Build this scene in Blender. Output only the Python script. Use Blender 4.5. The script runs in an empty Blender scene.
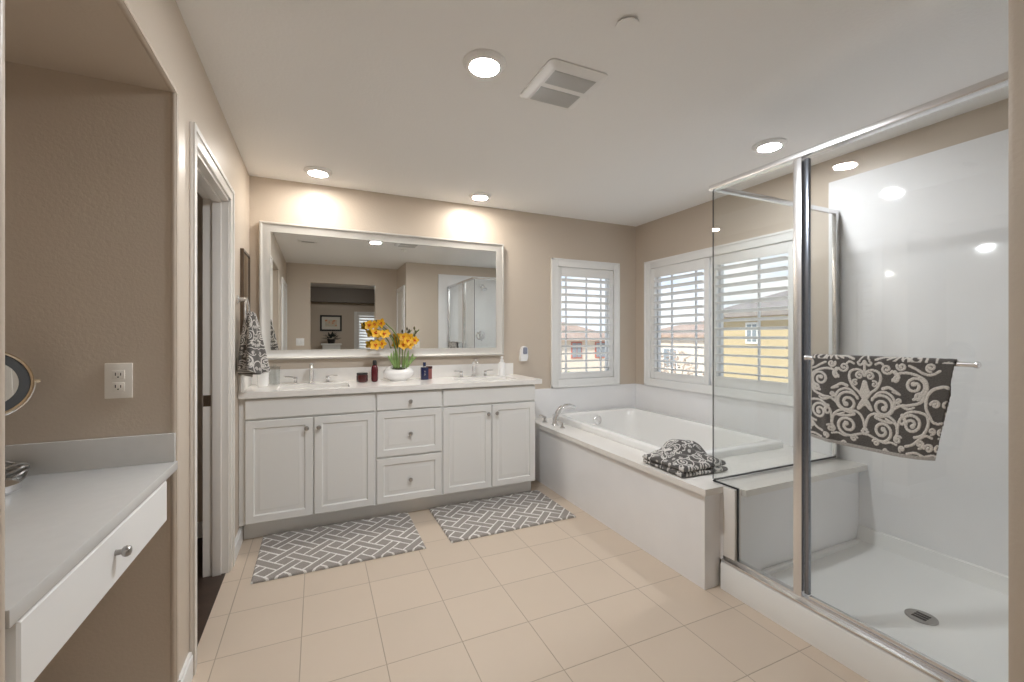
import bpy, bmesh, math, random
import numpy as np
from mathutils import Vector, Matrix

random.seed(7)
SC = bpy.context.scene
COL = SC.collection
PI = math.pi

# ------------------------------------------------------------------ camera, light, exposure
CAM = bpy.data.cameras.new('camera')
cam = bpy.data.objects.new('camera', CAM)
COL.objects.link(cam)
cam.location = (0.4422, 0.0, 1.2893)
cam.rotation_euler = (PI / 2, 0, -0.4239)
CAM.sensor_fit = 'HORIZONTAL'
CAM.sensor_width = 36.0
CAM.lens = 431.48 * 36.0 / 1024.0
CAM.shift_y = -4.38 / 1024.0
CAM.clip_start = 0.02
CAM.clip_end = 600
SC.camera = cam

SC.view_settings.view_transform = 'Standard'
SC.view_settings.look = 'None'
SC.view_settings.gamma = 1.0
SC.view_settings.use_curve_mapping = False
SC.view_settings.exposure = 0.42
SC.cycles.use_denoising = True
SC.cycles.max_bounces = 12
SC.cycles.diffuse_bounces = 6
SC.cycles.glossy_bounces = 6
SC.cycles.transparent_max_bounces = 24
SC.cycles.transmission_bounces = 8
SC.cycles.sample_clamp_indirect = 6.0
SC.cycles.caustics_reflective = False

LAMP = 545.0        # radiance of a recessed ceiling lamp's diffuser
W = bpy.data.worlds.new('sky')
SC.world = W
W.use_nodes = True
_n, _l = W.node_tree.nodes, W.node_tree.links
_n.clear()
_tc = _n.new('ShaderNodeTexCoord')
_sep = _n.new('ShaderNodeSeparateXYZ'); _l.new(_tc.outputs['Generated'], _sep.inputs[0])
_rmp = _n.new('ShaderNodeValToRGB'); _l.new(_sep.outputs['Z'], _rmp.inputs[0])
_rmp.color_ramp.elements[0].position = 0.0; _rmp.color_ramp.elements[0].color = (0.88, 0.93, 1.0, 1)
_rmp.color_ramp.elements[1].position = 0.32; _rmp.color_ramp.elements[1].color = (0.26, 0.50, 0.92, 1)
_map = _n.new('ShaderNodeMapping'); _map.inputs['Scale'].default_value = (2.2, 2.2, 6.0)
_l.new(_tc.outputs['Generated'], _map.inputs[0])
_nz = _n.new('ShaderNodeTexNoise'); _nz.inputs['Scale'].default_value = 2.0; _nz.inputs['Detail'].default_value = 5
_l.new(_map.outputs[0], _nz.inputs['Vector'])
_cr = _n.new('ShaderNodeValToRGB'); _l.new(_nz.outputs[0], _cr.inputs[0])
_cr.color_ramp.elements[0].position = 0.42; _cr.color_ramp.elements[1].position = 0.60
_mx = _n.new('ShaderNodeMix'); _mx.data_type = 'RGBA'
_l.new(_cr.outputs[0], _mx.inputs[0]); _l.new(_rmp.outputs[0], _mx.inputs[6]); _mx.inputs[7].default_value = (1.0, 1.0, 1.0, 1)
_bg = _n.new('ShaderNodeBackground'); _l.new(_mx.outputs[2], _bg.inputs[0]); _bg.inputs[1].default_value = 1.05
_out = _n.new('ShaderNodeOutputWorld'); _l.new(_bg.outputs[0], _out.inputs[0])

SUN = bpy.data.lights.new('sun', 'SUN')
SUN.energy = 4.7; SUN.angle = 0.01; SUN.color = (1.0, 0.94, 0.84)
sun = bpy.data.objects.new('sun', SUN); COL.objects.link(sun)
sun.location = (0, 0, 20)
sun.rotation_euler = Vector((0.72, 0.42, -0.62)).to_track_quat('-Z', 'Y').to_euler()

# ------------------------------------------------------------------ room measures (metres)
XR, YB, ZC = 3.4806, 3.5827, 2.44     # right wall, back wall, ceiling
YS, XS = 0.378, 1.69                  # near shower wall, its outer end
YF = -0.42                            # wall behind the camera
T = 0.12                              # wall thickness
TS = 0.31049                          # floor tile pitch
GX, GY = 2.36, 1.645                  # shower glass planes

# ------------------------------------------------------------------ materials
def mat(name, col, rough=0.5, metal=0.0, bump=0.0, bscale=100.0, coat=0.0, vary=0.0, vscale=8.0, spec=0.5, sheen=0.0):
    m = bpy.data.materials.new(name); m.use_nodes = True
    n, l = m.node_tree.nodes, m.node_tree.links
    b = n['Principled BSDF']
    b.inputs['Base Color'].default_value = (*col, 1)
    b.inputs['Roughness'].default_value = rough
    b.inputs['Metallic'].default_value = metal
    b.inputs['Specular IOR Level'].default_value = spec
    if coat: b.inputs['Coat Weight'].default_value = coat; b.inputs['Coat Roughness'].default_value = 0.04
    if sheen: b.inputs['Sheen Weight'].default_value = sheen
    tc = n.new('ShaderNodeTexCoord')
    if bump:
        z = n.new('ShaderNodeTexNoise'); z.inputs['Scale'].default_value = bscale; z.inputs['Detail'].default_value = 3
        l.new(tc.outputs['Object'], z.inputs['Vector'])
        bp = n.new('ShaderNodeBump'); bp.inputs['Strength'].default_value = bump; bp.inputs['Distance'].default_value = 0.004
        l.new(z.outputs[0], bp.inputs['Height']); l.new(bp.outputs[0], b.inputs['Normal'])
    if vary:
        z = n.new('ShaderNodeTexNoise'); z.inputs['Scale'].default_value = vscale; z.inputs['Detail'].default_value = 4
        l.new(tc.outputs['Object'], z.inputs['Vector'])
        r = n.new('ShaderNodeValToRGB'); l.new(z.outputs[0], r.inputs[0])
        r.color_ramp.elements[0].position = 0.3; r.color_ramp.elements[1].position = 0.7
        r.color_ramp.elements[0].color = (*[c * (1 - vary) for c in col], 1)
        r.color_ramp.elements[1].color = (*[min(1, c * (1 + vary)) for c in col], 1)
        l.new(r.outputs[0], b.inputs['Base Color'])
    return m

def emis(name, col, s):
    m = bpy.data.materials.new(name); m.use_nodes = True
    b = m.node_tree.nodes['Principled BSDF']
    b.inputs['Base Color'].default_value = (0.9, 0.9, 0.9, 1)
    b.inputs['Emission Color'].default_value = (*col, 1); b.inputs['Emission Strength'].default_value = s
    return m

def glass_mat(name, tint=(0.985, 0.992, 0.988), ior=1.5):
    m = bpy.data.materials.new(name); m.use_nodes = True
    n, l = m.node_tree.nodes, m.node_tree.links; n.clear()
    o = n.new('ShaderNodeOutputMaterial'); mx = n.new('ShaderNodeMixShader')
    t = n.new('ShaderNodeBsdfTransparent'); t.inputs[0].default_value = (*tint, 1)
    g = n.new('ShaderNodeBsdfGlossy'); g.inputs['Roughness'].default_value = 0.0
    f = n.new('ShaderNodeFresnel'); ge = n.new('ShaderNodeNewGeometry'); mr_ = n.new('ShaderNodeMapRange')
    mr_.inputs['To Min'].default_value = ior; mr_.inputs['To Max'].default_value = 1 / ior     # thin pane: same reflection from both faces
    l.new(ge.outputs['Backfacing'], mr_.inputs['Value']); l.new(mr_.outputs[0], f.inputs[0])
    l.new(f.outputs[0], mx.inputs[0]); l.new(t.outputs[0], mx.inputs[1]); l.new(g.outputs[0], mx.inputs[2]); l.new(mx.outputs[0], o.inputs[0])
    return m

def pattern_mat(name, dark, light, rough=0.95):
    m = bpy.data.materials.new(name); m.use_nodes = True
    n, l = m.node_tree.nodes, m.node_tree.links
    b = n['Principled BSDF']; b.inputs['Roughness'].default_value = rough; b.inputs['Specular IOR Level'].default_value = 0.15
    b.inputs['Sheen Weight'].default_value = 0.15
    a = n.new('ShaderNodeAttribute'); a.attribute_name = 'woven'
    mx = n.new('ShaderNodeMix'); mx.data_type = 'RGBA'
    l.new(a.outputs['Fac'], mx.inputs[0]); mx.inputs[6].default_value = (*dark, 1); mx.inputs[7].default_value = (*light, 1)
    tc = n.new('ShaderNodeTexCoord'); z = n.new('ShaderNodeTexNoise'); z.inputs['Scale'].default_value = 260; z.inputs['Detail'].default_value = 2
    l.new(tc.outputs['Object'], z.inputs['Vector'])
    mul = n.new('ShaderNodeMix'); mul.data_type = 'RGBA'; mul.blend_type = 'MULTIPLY'; mul.inputs[0].default_value = 1
    r = n.new('ShaderNodeValToRGB'); l.new(z.outputs[0], r.inputs[0])
    r.color_ramp.elements[0].color = (0.72, 0.72, 0.72, 1); r.color_ramp.elements[0].position = 0.3
    r.color_ramp.elements[1].color = (1, 1, 1, 1); r.color_ramp.elements[1].position = 0.6
    l.new(mx.outputs[2], mul.inputs[6]); l.new(r.outputs[0], mul.inputs[7]); l.new(mul.outputs[2], b.inputs['Base Color'])
    bp = n.new('ShaderNodeBump'); bp.inputs['Strength'].default_value = 0.5; bp.inputs['Distance'].default_value = 0.003
    l.new(z.outputs[0], bp.inputs['Height']); l.new(bp.outputs[0], b.inputs['Normal'])
    return m

def tile_mat():
    m = bpy.data.materials.new('floor_tile'); m.use_nodes = True
    n, l = m.node_tree.nodes, m.node_tree.links
    b = n['Principled BSDF']; b.inputs['Roughness'].default_value = 0.34
    tc = n.new('ShaderNodeTexCoord'); mp = n.new('ShaderNodeMapping'); ge = n.new('ShaderNodeNewGeometry')
    l.new(ge.outputs['Position'], mp.inputs[0])
    mp.inputs['Location'].default_value = (0.2407 / TS + 20, -0.1961 / TS + 20, 0)
    mp.inputs['Scale'].default_value = (1 / TS, 1 / TS, 1)
    br = n.new('ShaderNodeTexBrick'); br.offset = 0; br.squash = 1
    l.new(mp.outputs[0], br.inputs['Vector'])
    br.inputs['Scale'].default_value = 1; br.inputs['Brick Width'].default_value = 1; br.inputs['Row Height'].default_value = 1
    br.inputs['Mortar Size'].default_value = 0.0075; br.inputs['Mortar Smooth'].default_value = 0.3
    br.inputs['Color1'].default_value = (0.595, 0.495, 0.40, 1); br.inputs['Color2'].default_value = (0.62, 0.515, 0.415, 1)
    br.inputs['Mortar'].default_value = (0.40, 0.325, 0.25, 1)
    z = n.new('ShaderNodeTexNoise'); z.inputs['Scale'].default_value = 5; z.inputs['Detail'].default_value = 6
    l.new(tc.outputs['Object'], z.inputs['Vector'])
    r = n.new('ShaderNodeValToRGB'); l.new(z.outputs[0], r.inputs[0])
    r.color_ramp.elements[0].color = (0.95, 0.95, 0.94, 1); r.color_ramp.elements[1].color = (1, 1, 1, 1)
    mul = n.new('ShaderNodeMix'); mul.data_type = 'RGBA'; mul.blend_type = 'MULTIPLY'; mul.inputs[0].default_value = 1
    l.new(br.outputs['Color'], mul.inputs[6]); l.new(r.outputs[0], mul.inputs[7]); l.new(mul.outputs[2], b.inputs['Base Color'])
    bp = n.new('ShaderNodeBump'); bp.invert = True; bp.inputs['Strength'].default_value = 0.6; bp.inputs['Distance'].default_value = 0.002
    l.new(br.outputs['Fac'], bp.inputs['Height']); l.new(bp.outputs[0], b.inputs['Normal'])
    return m

M = {}
M['wall'] = mat('wall_paint', (0.58, 0.50, 0.415), 0.38, bump=0.15, bscale=110)
M['ceil'] = mat('ceiling_paint', (0.91, 0.905, 0.895), 0.8, bump=0.25, bscale=70)
M['trim'] = mat('trim_paint', (0.80, 0.77, 0.73), 0.35)
M['white'] = mat('white_paint', (0.84, 0.84, 0.83), 0.4)
M['cab'] = mat('cabinet_paint', (0.78, 0.78, 0.765), 0.38)
M['quartz'] = mat('white_quartz', (0.86, 0.84, 0.81), 0.16, vary=0.015, vscale=30)
M['greytop'] = mat('pale_grey_quartz', (0.60, 0.595, 0.58), 0.2, vary=0.015, vscale=30)
M['marble'] = mat('cultured_marble', (0.84, 0.84, 0.85), 0.08, vary=0.015, vscale=5)
M['deck'] = mat('cultured_marble_deck', (0.80, 0.775, 0.74), 0.14, vary=0.015, vscale=5)
M['acrylic'] = mat('white_acrylic', (0.84, 0.835, 0.82), 0.14)
M['pan'] = mat('white_shower_pan', (0.83, 0.83, 0.815), 0.3)
M['porcelain'] = mat('porcelain', (0.86, 0.855, 0.84), 0.1)
M['chrome'] = mat('chrome', (0.82, 0.82, 0.83), 0.09, 1.0)
M['alu'] = mat('polished_aluminium', (0.80, 0.80, 0.81), 0.26, 1.0)
M['steel'] = mat('dark_steel', (0.25, 0.27, 0.31), 0.25, 1.0)
M['nickel'] = mat('brushed_nickel', (0.42, 0.41, 0.40), 0.3, 1.0)
M['silver'] = mat('silver_frame_paint', (0.56, 0.54, 0.505), 0.42, 0.25, bump=0.08, bscale=60)
M['bronze'] = mat('dark_bronze', (0.16, 0.12, 0.09), 0.35, 0.9)
M['gasket'] = mat('dark_rubber', (0.02, 0.02, 0.022), 0.5)
M['black'] = mat('black_lacquer', (0.015, 0.014, 0.013), 0.3)
M['glass'] = glass_mat('shower_glass')
M['pane'] = glass_mat('window_glass', (0.98, 0.99, 0.99))
M['mirror'] = mat('mirror_silvering', (0.90, 0.915, 0.90), 0.0, 1.0)
M['tile'] = tile_mat()
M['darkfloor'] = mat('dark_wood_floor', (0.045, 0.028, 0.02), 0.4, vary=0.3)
M['carpet'] = mat('bedroom_carpet', (0.42, 0.37, 0.31), 0.95, bump=0.5, bscale=300)
M['lamp'] = emis('lamp_diffuser', (0.94, 0.97, 1.0), LAMP)
M['lampmid'] = emis('shower_lamp_diffuser', (0.95, 0.975, 1.0), LAMP * .38)
M['lampdim'] = emis('vanity_lamp_diffuser', (1.0, 0.94, 0.86), LAMP * .28)      # the two lamps close to the mirror wall are weaker
M['lamptrim'] = mat('lamp_trim', (0.86, 0.855, 0.84), 0.35)
M['towel'] = pattern_mat('damask_terry', (0.115, 0.108, 0.102), (0.68, 0.655, 0.62))
M['rug'] = pattern_mat('lattice_rug', (0.34, 0.31, 0.285), (0.86, 0.84, 0.81))
M['outlet'] = mat('outlet_plastic', (0.83, 0.80, 0.745), 0.3)
M['slot'] = mat('outlet_slot', (0.05, 0.045, 0.04), 0.5)
M['mesh'] = mat('fan_mesh', (0.58, 0.58, 0.57), 0.7, bump=1.0, bscale=420)
M['house_tan'] = mat('tan_stucco', (0.52, 0.42, 0.26), 0.9, vary=0.05)
M['house_cream'] = mat('cream_stucco', (0.60, 0.55, 0.48), 0.9, vary=0.05)
M['roof'] = mat('tile_roof', (0.27, 0.24, 0.23), 0.9, vary=0.15, vscale=2)
M['roof_pink'] = mat('clay_roof', (0.36, 0.27, 0.22), 0.9, vary=0.15, vscale=2)
M['redwood'] = mat('red_shutter', (0.42, 0.11, 0.08), 0.7)
M['houseglass'] = mat('house_window_glass', (0.22, 0.26, 0.30), 0.1)
M['ground'] = mat('pale_ground', (0.70, 0.63, 0.53), 0.95, vary=0.2, vscale=0.4)
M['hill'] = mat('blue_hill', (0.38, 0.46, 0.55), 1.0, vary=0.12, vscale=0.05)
M['leafdark'] = mat('tree_leaf', (0.12, 0.16, 0.06), 0.7, vary=0.4, vscale=3)
M['leafgreen'] = mat('shrub_leaf', (0.22, 0.34, 0.08), 0.7, vary=0.4, vscale=3)
M['twig'] = mat('bare_twig', (0.36, 0.29, 0.24), 0.9)
M['petal'] = mat('yellow_petal', (0.93, 0.50, 0.03), 0.5, vary=0.25, vscale=40)
M['petalheart'] = mat('orange_heart', (0.60, 0.13, 0.01), 0.5)
M['stem'] = mat('green_stem', (0.16, 0.24, 0.06), 0.5)
M['leaf'] = mat('orchid_leaf', (0.25, 0.38, 0.13), 0.4, vary=0.35, vscale=20)
M['bud'] = mat('dark_bud', (0.10, 0.085, 0.03), 0.5)
M['moss'] = mat('moss', (0.075, 0.085, 0.04), 0.95, bump=1.0, bscale=90)
M['pot'] = mat('white_ceramic', (0.86, 0.855, 0.85), 0.22)
M['redglass'] = mat('dark_red_glass', (0.065, 0.007, 0.007), 0.08, coat=0.6)
M['redbottle'] = mat('burgundy_plastic', (0.095, 0.010, 0.014), 0.2)
M['navy'] = mat('navy_glass', (0.008, 0.014, 0.065), 0.07, coat=0.5)
M['pinkglass'] = mat('rose_glass', (0.28, 0.09, 0.08), 0.1, coat=0.4)
M['plastic'] = mat('white_plastic', (0.85, 0.85, 0.85), 0.3)
M['greyblue'] = mat('grey_blue_plastic', (0.27, 0.29, 0.37), 0.35)
M['charcoal'] = mat('charcoal_plastic', (0.075, 0.08, 0.085), 0.3)
M['soffit'] = mat('dark_taupe_soffit', (0.20, 0.175, 0.155), 0.5)  # bedroom soffit, a darker taupe than the walls
M['paper'] = mat('ivory_mat', (0.80, 0.77, 0.70), 0.8)
M['plantblue'] = mat('dusty_leaf', (0.035, 0.05, 0.045), 0.6, vary=0.3, vscale=20)
M['added_lamp'] = emis('added_bedroom_lamp', (1.0, 0.95, 0.88), 22.0)  # glow of the unseen lamp added to light the bedroom
M['clear'] = glass_mat('clear_acrylic', (0.93, 0.94, 0.94), 1.45)
M['ring'] = mat('champagne_metal', (0.78, 0.66, 0.50), 0.18, 1.0)

def art_mat():
    m = mat('abstract_print', (0.7, 0.6, 0.5), 0.6)
    n, l = m.node_tree.nodes, m.node_tree.links
    tc = n.new('ShaderNodeTexCoord'); z = n.new('ShaderNodeTexNoise'); z.inputs['Scale'].default_value = 9; z.inputs['Detail'].default_value = 3
    l.new(tc.outputs['Object'], z.inputs['Vector'])
    r = n.new('ShaderNodeValToRGB'); l.new(z.outputs[0], r.inputs[0])
    e = r.color_ramp.elements
    e[0].position = 0.35; e[0].color = (0.62, 0.60, 0.52, 1); e[1].position = 0.72; e[1].color = (0.25, 0.10, 0.06, 1)
    k = e.new(0.5); k.color = (0.75, 0.66, 0.52, 1); k = e.new(0.6); k.color = (0.70, 0.24, 0.10, 1)
    l.new(r.outputs[0], n['Principled BSDF'].inputs['Base Color'])
    return m
M['art'] = art_mat()

# ------------------------------------------------------------------ mesh helpers
class MB:
    """collects shapes given in world coordinates; one MB becomes one mesh object"""
    def __init__(s): s.v = []; s.f = []
    def add(s, vs, fs):
        k = len(s.v); s.v += [tuple(v) for v in vs]; s.f += [tuple(i + k for i in f) for f in fs]; return s
    def box(s, x0, x1, y0, y1, z0, z1, b=0.0):
        if x0 > x1: x0, x1 = x1, x0
        if y0 > y1: y0, y1 = y1, y0
        if z0 > z1: z0, z1 = z1, z0
        if b <= 0:
            return s.add([(x0, y0, z0), (x1, y0, z0), (x1, y1, z0), (x0, y1, z0), (x0, y0, z1), (x1, y0, z1), (x1, y1, z1), (x0, y1, z1)],
                         [(3, 2, 1, 0), (4, 5, 6, 7), (0, 1, 5, 4), (1, 2, 6, 5), (2, 3, 7, 6), (3, 0, 4, 7)])
        b = min(b, (x1 - x0) * .49, (y1 - y0) * .49, (z1 - z0) * .49)
        bm = bmesh.new()
        bmesh.ops.create_cube(bm, size=1)
        for v in bm.verts:
            v.co = ((x0 + x1) / 2 + v.co.x * (x1 - x0), (y0 + y1) / 2 + v.co.y * (y1 - y0), (z0 + z1) / 2 + v.co.z * (z1 - z0))
        bmesh.ops.bevel(bm, geom=bm.edges[:], offset=b, segments=2, profile=0.6, affect='EDGES')
        return s.bm(bm)
    def bm(s, bm):
        bm.verts.ensure_lookup_table()
        s.add([v.co[:] for v in bm.verts], [[v.index for v in f.verts] for f in (bm.verts.index_update() or bm.faces)])
        bm.free(); return s
    def prism(s, pts, axis, a0, a1):
        """pts: 2-D outline (counter-clockwise) in the two other axes, extruded along axis"""
        def P(p, a):
            return (a, p[0], p[1]) if axis == 0 else (p[0], a, p[1]) if axis == 1 else (p[0], p[1], a)
        n = len(pts)
        vs = [P(p, a0) for p in pts] + [P(p, a1) for p in pts]
        fs = [tuple(range(n))[::-1], tuple(range(n, 2 * n))] + [(i, (i + 1) % n, n + (i + 1) % n, n + i) for i in range(n)]
        return s.add(vs, fs)
    def loops(s, loops, cap0=True, cap1=True, closed=True):
        n = len(loops[0]); vs = [p for lp in loops for p in lp]; fs = []
        for k in range(len(loops) - 1):
            for i in range(n if closed else n - 1):
                j = (i + 1) % n
                fs.append((k * n + i, k * n + j, (k + 1) * n + j, (k + 1) * n + i))
        if cap0: fs.append(tuple(range(n))[::-1])
        if cap1: fs.append(tuple(range((len(loops) - 1) * n, len(loops) * n)))
        return s.add(vs, fs)
    def lathe(s, prof, c=(0, 0, 0), seg=32, axis='z', sx=1.0, sy=1.0, cap0=True, cap1=True):
        lo = []
        for r, h in prof:
            lp = []
            for i in range(seg):
                a = 2 * PI * i / seg; p = (r * math.cos(a) * sx, r * math.sin(a) * sy, h)
                if axis == 'y': p = (p[0], -p[2], p[1])
                elif axis == '-y': p = (p[0], p[2], -p[1])
                elif axis == 'x': p = (p[2], p[0], p[1])
                elif axis == '-z': p = (p[0], -p[1], -p[2])
                lp.append((c[0] + p[0], c[1] + p[1], c[2] + p[2]))
            lo.append(lp)
        return s.loops(lo, cap0, cap1)
    def tube(s, path, r, seg=10, cap=True):
        P = [Vector(p) for p in path]; n = len(P)
        R = r if isinstance(r, (list, tuple)) else [r] * n
        lo = []; up = None
        for i in range(n):
            t = (P[min(i + 1, n - 1)] - P[max(i - 1, 0)]).normalized()
            if up is None:
                up = Vector((0, 0, 1)) if abs(t.z) < .9 else Vector((1, 0, 0))
            u = (up - t * up.dot(t)).normalized(); w = t.cross(u); up = u
            lo.append([tuple(P[i] + (u * math.cos(2 * PI * k / seg) + w * math.sin(2 * PI * k / seg)) * R[i]) for k in range(seg)])
        return s.loops(lo, cap, cap)
    def ring(s, path, r, seg=8):
        """closed tube"""
        P = [Vector(p) for p in path]; n = len(P)
        nrm = (P[n // 3] - P[0]).cross(P[2 * n // 3] - P[0]).normalized()
        lo = []
        for i in range(n):
            t = (P[(i + 1) % n] - P[i - 1]).normalized(); w = t.cross(nrm)
            lo.append([tuple(P[i] + (nrm * math.cos(2 * PI * k / seg) + w * math.sin(2 * PI * k / seg)) * r) for k in range(seg)])
        lo.append(lo[0])
        return s.loops(lo, False, False)
    def moved(s, mtx):
        s.v = [tuple(mtx @ Vector(v)) for v in s.v]; return s

def world_loc(o):
    v = Vector((0, 0, 0))
    while o: v += o.location; o = o.parent
    return v

def obj(name, mb, m, parent=None, smooth=35.0, origin=None):
    """links one mesh object; vertices come in world coordinates, the origin goes to the shape's base"""
    vs = mb.v
    if origin is None:
        xs, ys, zs = [v[0] for v in vs], [v[1] for v in vs], [v[2] for v in vs]
        origin = ((min(xs) + max(xs)) / 2, (min(ys) + max(ys)) / 2, min(zs))
    og = Vector(origin)
    me = bpy.data.meshes.new(name)
    me.from_pydata([tuple(Vector(v) - og) for v in vs], [], mb.f)
    me.materials.append(M[m] if isinstance(m, str) else m)
    b = bmesh.new(); b.from_mesh(me); bmesh.ops.recalc_face_normals(b, faces=b.faces); b.to_mesh(me); b.free()
    if smooth:
        me.shade_smooth()
        try: me.set_sharp_from_angle(angle=math.radians(smooth))
        except Exception: pass
    o = bpy.data.objects.new(name, me); COL.objects.link(o)
    if parent: o.parent = parent; o.location = og - world_loc(parent)
    else: o.location = og
    return o

def tag(o, label, cat, group=None, kind=None):
    o['label'] = label; o['category'] = cat
    if group: o['group'] = group
    if kind: o['kind'] = kind
    return o
def thing(name, label, cat, loc, group=None):
    o = bpy.data.objects.new(name, None); COL.objects.link(o); o.location = loc; o.empty_display_size = .05
    return tag(o, label, cat, group)
def struct(name, mb, m, label=None, parent=None, smooth=35.0):
    o = obj(name, mb, m, parent, smooth)
    if parent is None:
        o['kind'] = 'structure'
        if label: o['label'] = label; o['category'] = name.split('_')[0]
    return o
def holder(name, label, cat, loc):
    o = bpy.data.objects.new(name, None); COL.objects.link(o); o.location = loc; o['kind'] = 'structure'; o['label'] = label; o['category'] = cat
    return o
def copy_tree(o, delta, label=None):
    c = o.copy(); COL.objects.link(c); c.location = o.location + Vector(delta)
    if label: c['label'] = label
    for ch in list(o.children):
        d = ch.copy(); COL.objects.link(d); d.parent = c
        for g in list(ch.children):
            e = g.copy(); COL.objects.link(e); e.parent = d
    return c
def rrect(x0, x1, y0, y1, r, z, n=8):
    out = []
    for cx, cy, a0 in ((x1 - r, y1 - r, 0), (x0 + r, y1 - r, 90), (x0 + r, y0 + r, 180), (x1 - r, y0 + r, 270)):
        for k in range(n + 1):
            a = math.radians(a0 + 90 * k / n); out.append((cx + r * math.cos(a), cy + r * math.sin(a), z))
    return out

# ------------------------------------------------------------------ setting: floor, ceiling, walls
struct('floor', MB().box(-0.02, XR + T, YF - T, YB + T, -0.1, 0.0), 'tile', 'square beige ceramic floor tiles with thin darker grout', smooth=0)
struct('ceiling', MB().box(-0.9, XR + T, YF - T, YB + T, ZC, ZC + .15), 'ceil', 'flat white textured ceiling with recessed lights', smooth=0)

AL0, AL1, ALX, ALZ = 0.935, 1.835, -0.62, 2.13        # make-up alcove
D0, D1, DZ = 2.055, 2.80, 2.045                      # toilet-room door opening in the left wall
wl = MB()
wl.box(-T, 0, YF - T, AL0, 0, ZC).box(-T, 0, AL0, AL1, ALZ + .0, ZC).box(-T, 0, AL1, D0, 0, ZC).box(-T, 0, D0, D1, DZ, ZC).box(-T, 0, D1, YB + T, 0, ZC)
struct('wall_left', wl, 'wall', 'beige left wall holding the alcove and the open doorway', smooth=0)
al = MB()
al.box(ALX - T, ALX, AL0 - T, AL1 + T, 0, ZC).box(ALX, -T, AL1, AL1 + T, 0, ZC).box(ALX, -T, AL0 - T, AL0, 0, ZC).box(ALX, -T, AL0, AL1, ALZ, ZC).box(ALX, 0, AL0, AL1, -.1, 0.001)
struct('wall_alcove', al, 'wall', 'taupe walls and low ceiling of the make-up desk alcove', smooth=0)

W1 = (2.515, 3.205, 0.86, 1.98)                        # window opening in the back wall (x0,x1,z0,z1)
W2 = (1.905, 3.37, 0.86, 1.98)                          # window opening in the right wall (y0,y1,z0,z1)
wb = MB()
wb.box(-T, W1[0], YB, YB + T, 0, ZC).box(W1[1], XR + T, YB, YB + T, 0, ZC).box(W1[0], W1[1], YB, YB + T, 0, W1[2]).box(W1[0], W1[1], YB, YB + T, W1[3], ZC)
struct('wall_back', wb, 'wall', 'beige back wall behind the vanity and mirror', smooth=0)
wr = MB()
wr.box(XR, XR + T, YS - T, W2[0], 0, ZC).box(XR, XR + T, W2[1], YB, 0, ZC).box(XR, XR + T, W2[0], W2[1], 0, W2[2]).box(XR, XR + T, W2[0], W2[1], W2[3], ZC)
struct('wall_right', wr, 'wall', 'beige right wall with the wide shuttered window over the tub', smooth=0)
ws = MB(); ws.box(XS, XR + T, YS - T, YS, 0, ZC, .012).box(XS, XS + T, YF, YS - T + .01, 0, ZC)
struct('wall_near', ws, 'wall', 'taupe wall end at the right edge beside the shower door')
O0, O1, OZ = 0.343, 1.33, 2.15
wf = MB()
wf.box(-T, O0, YF - T, YF, 0, ZC).box(O1, XS + T, YF - T, YF, 0, ZC).box(O0, O1, YF - T, YF, OZ, ZC)
struct('wall_front', wf, 'wall', 'beige wall with the bedroom opening, seen in the mirror', smooth=0)

# rounded corners of the alcove opening
tr = MB()
def bull(x, y, z0, z1, r=.012):
    MBs = tr.lathe([(r, z0), (r, z1)], (x - r * .8, y, 0), 16)
tr.lathe([(.013, 0.0), (.013, ALZ)], (-.010, AL1 + .010, 0), 20)
tr.lathe([(.013, 0.0), (.013, ALZ)], (-.010, AL0 - .010, 0), 20)
tr.tube([(-.010, AL0, ALZ + .010), (-.010, AL1, ALZ + .010)], .013, 16)
struct('trim_1', tr, 'wall', 'rounded plaster edge around the alcove opening')

# baseboards
def base(name, label, segs):
    b = MB()
    for (x0, x1, y0, y1) in segs:
        b.box(x0, x1, y0, y1, 0, .085); 
        cx, cy = (x0 + x1) / 2, (y0 + y1) / 2
        if x1 - x0 < y1 - y0: b.box(x0, x1 - .004 if x0 < 1 else x1, y0, y1, .085, .098)
        else: b.box(x0, x1, y0 + .004, y1, .085, .098)
    return struct(name, b, 'white', label, smooth=0)
base('baseboard_left', 'white baseboard along the left wall', [(0, .014, AL1 + .002, 1.985), (0, .014, 2.872, 3.19), (0, .014, .56, AL0)])
base('baseboard_alcove', 'white baseboard at the foot of the alcove wall', [(ALX, -.002, AL1 - .014, AL1)])
base('baseboard_front', 'white baseboard on the wall behind, seen in the mirror', [(.02, O0 - .01, YF, YF + .014)])

# doorway to the toilet room: casing, jambs, stops, strike plate
d = holder('door_1', 'white cased doorway in the left wall, door standing open', 'door', (0, (D0 + D1) / 2, 0))
c = MB()
def casing_leg(mb, y0, y1, z0, z1):
    mb.box(0, .011, y0, y1, z0, z1)
CW = .062
c.box(0, .012, D0 - CW, D0 + .004, 0, DZ + CW, .003); c.box(.012, .019, D0 - CW, D0 - CW + .022, 0, DZ + CW, .003)
c.box(0, .012, D1 - .004, D1 + CW, 0, DZ + CW, .003); c.box(.012, .019, D1 + CW - .022, D1 + CW, 0, DZ + CW, .003)
c.box(0, .012, D0 + .004, D1 - .004, DZ - .004, DZ + CW, .003); c.box(.012, .019, D0 - CW + .022, D1 + CW - .022, DZ + CW - .022, DZ + CW, .003)
struct('casing', c, 'trim', parent=d)
j = MB(); j.box(-T + .004, 0.001, D1 - .018, D1, 0, DZ).box(-T + .004, 0.001, D0, D0 + .018, 0, DZ).box(-T + .004, .001, D0, D1, DZ - .018, DZ)
struct('jamb', j, 'trim', parent=d)
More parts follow.
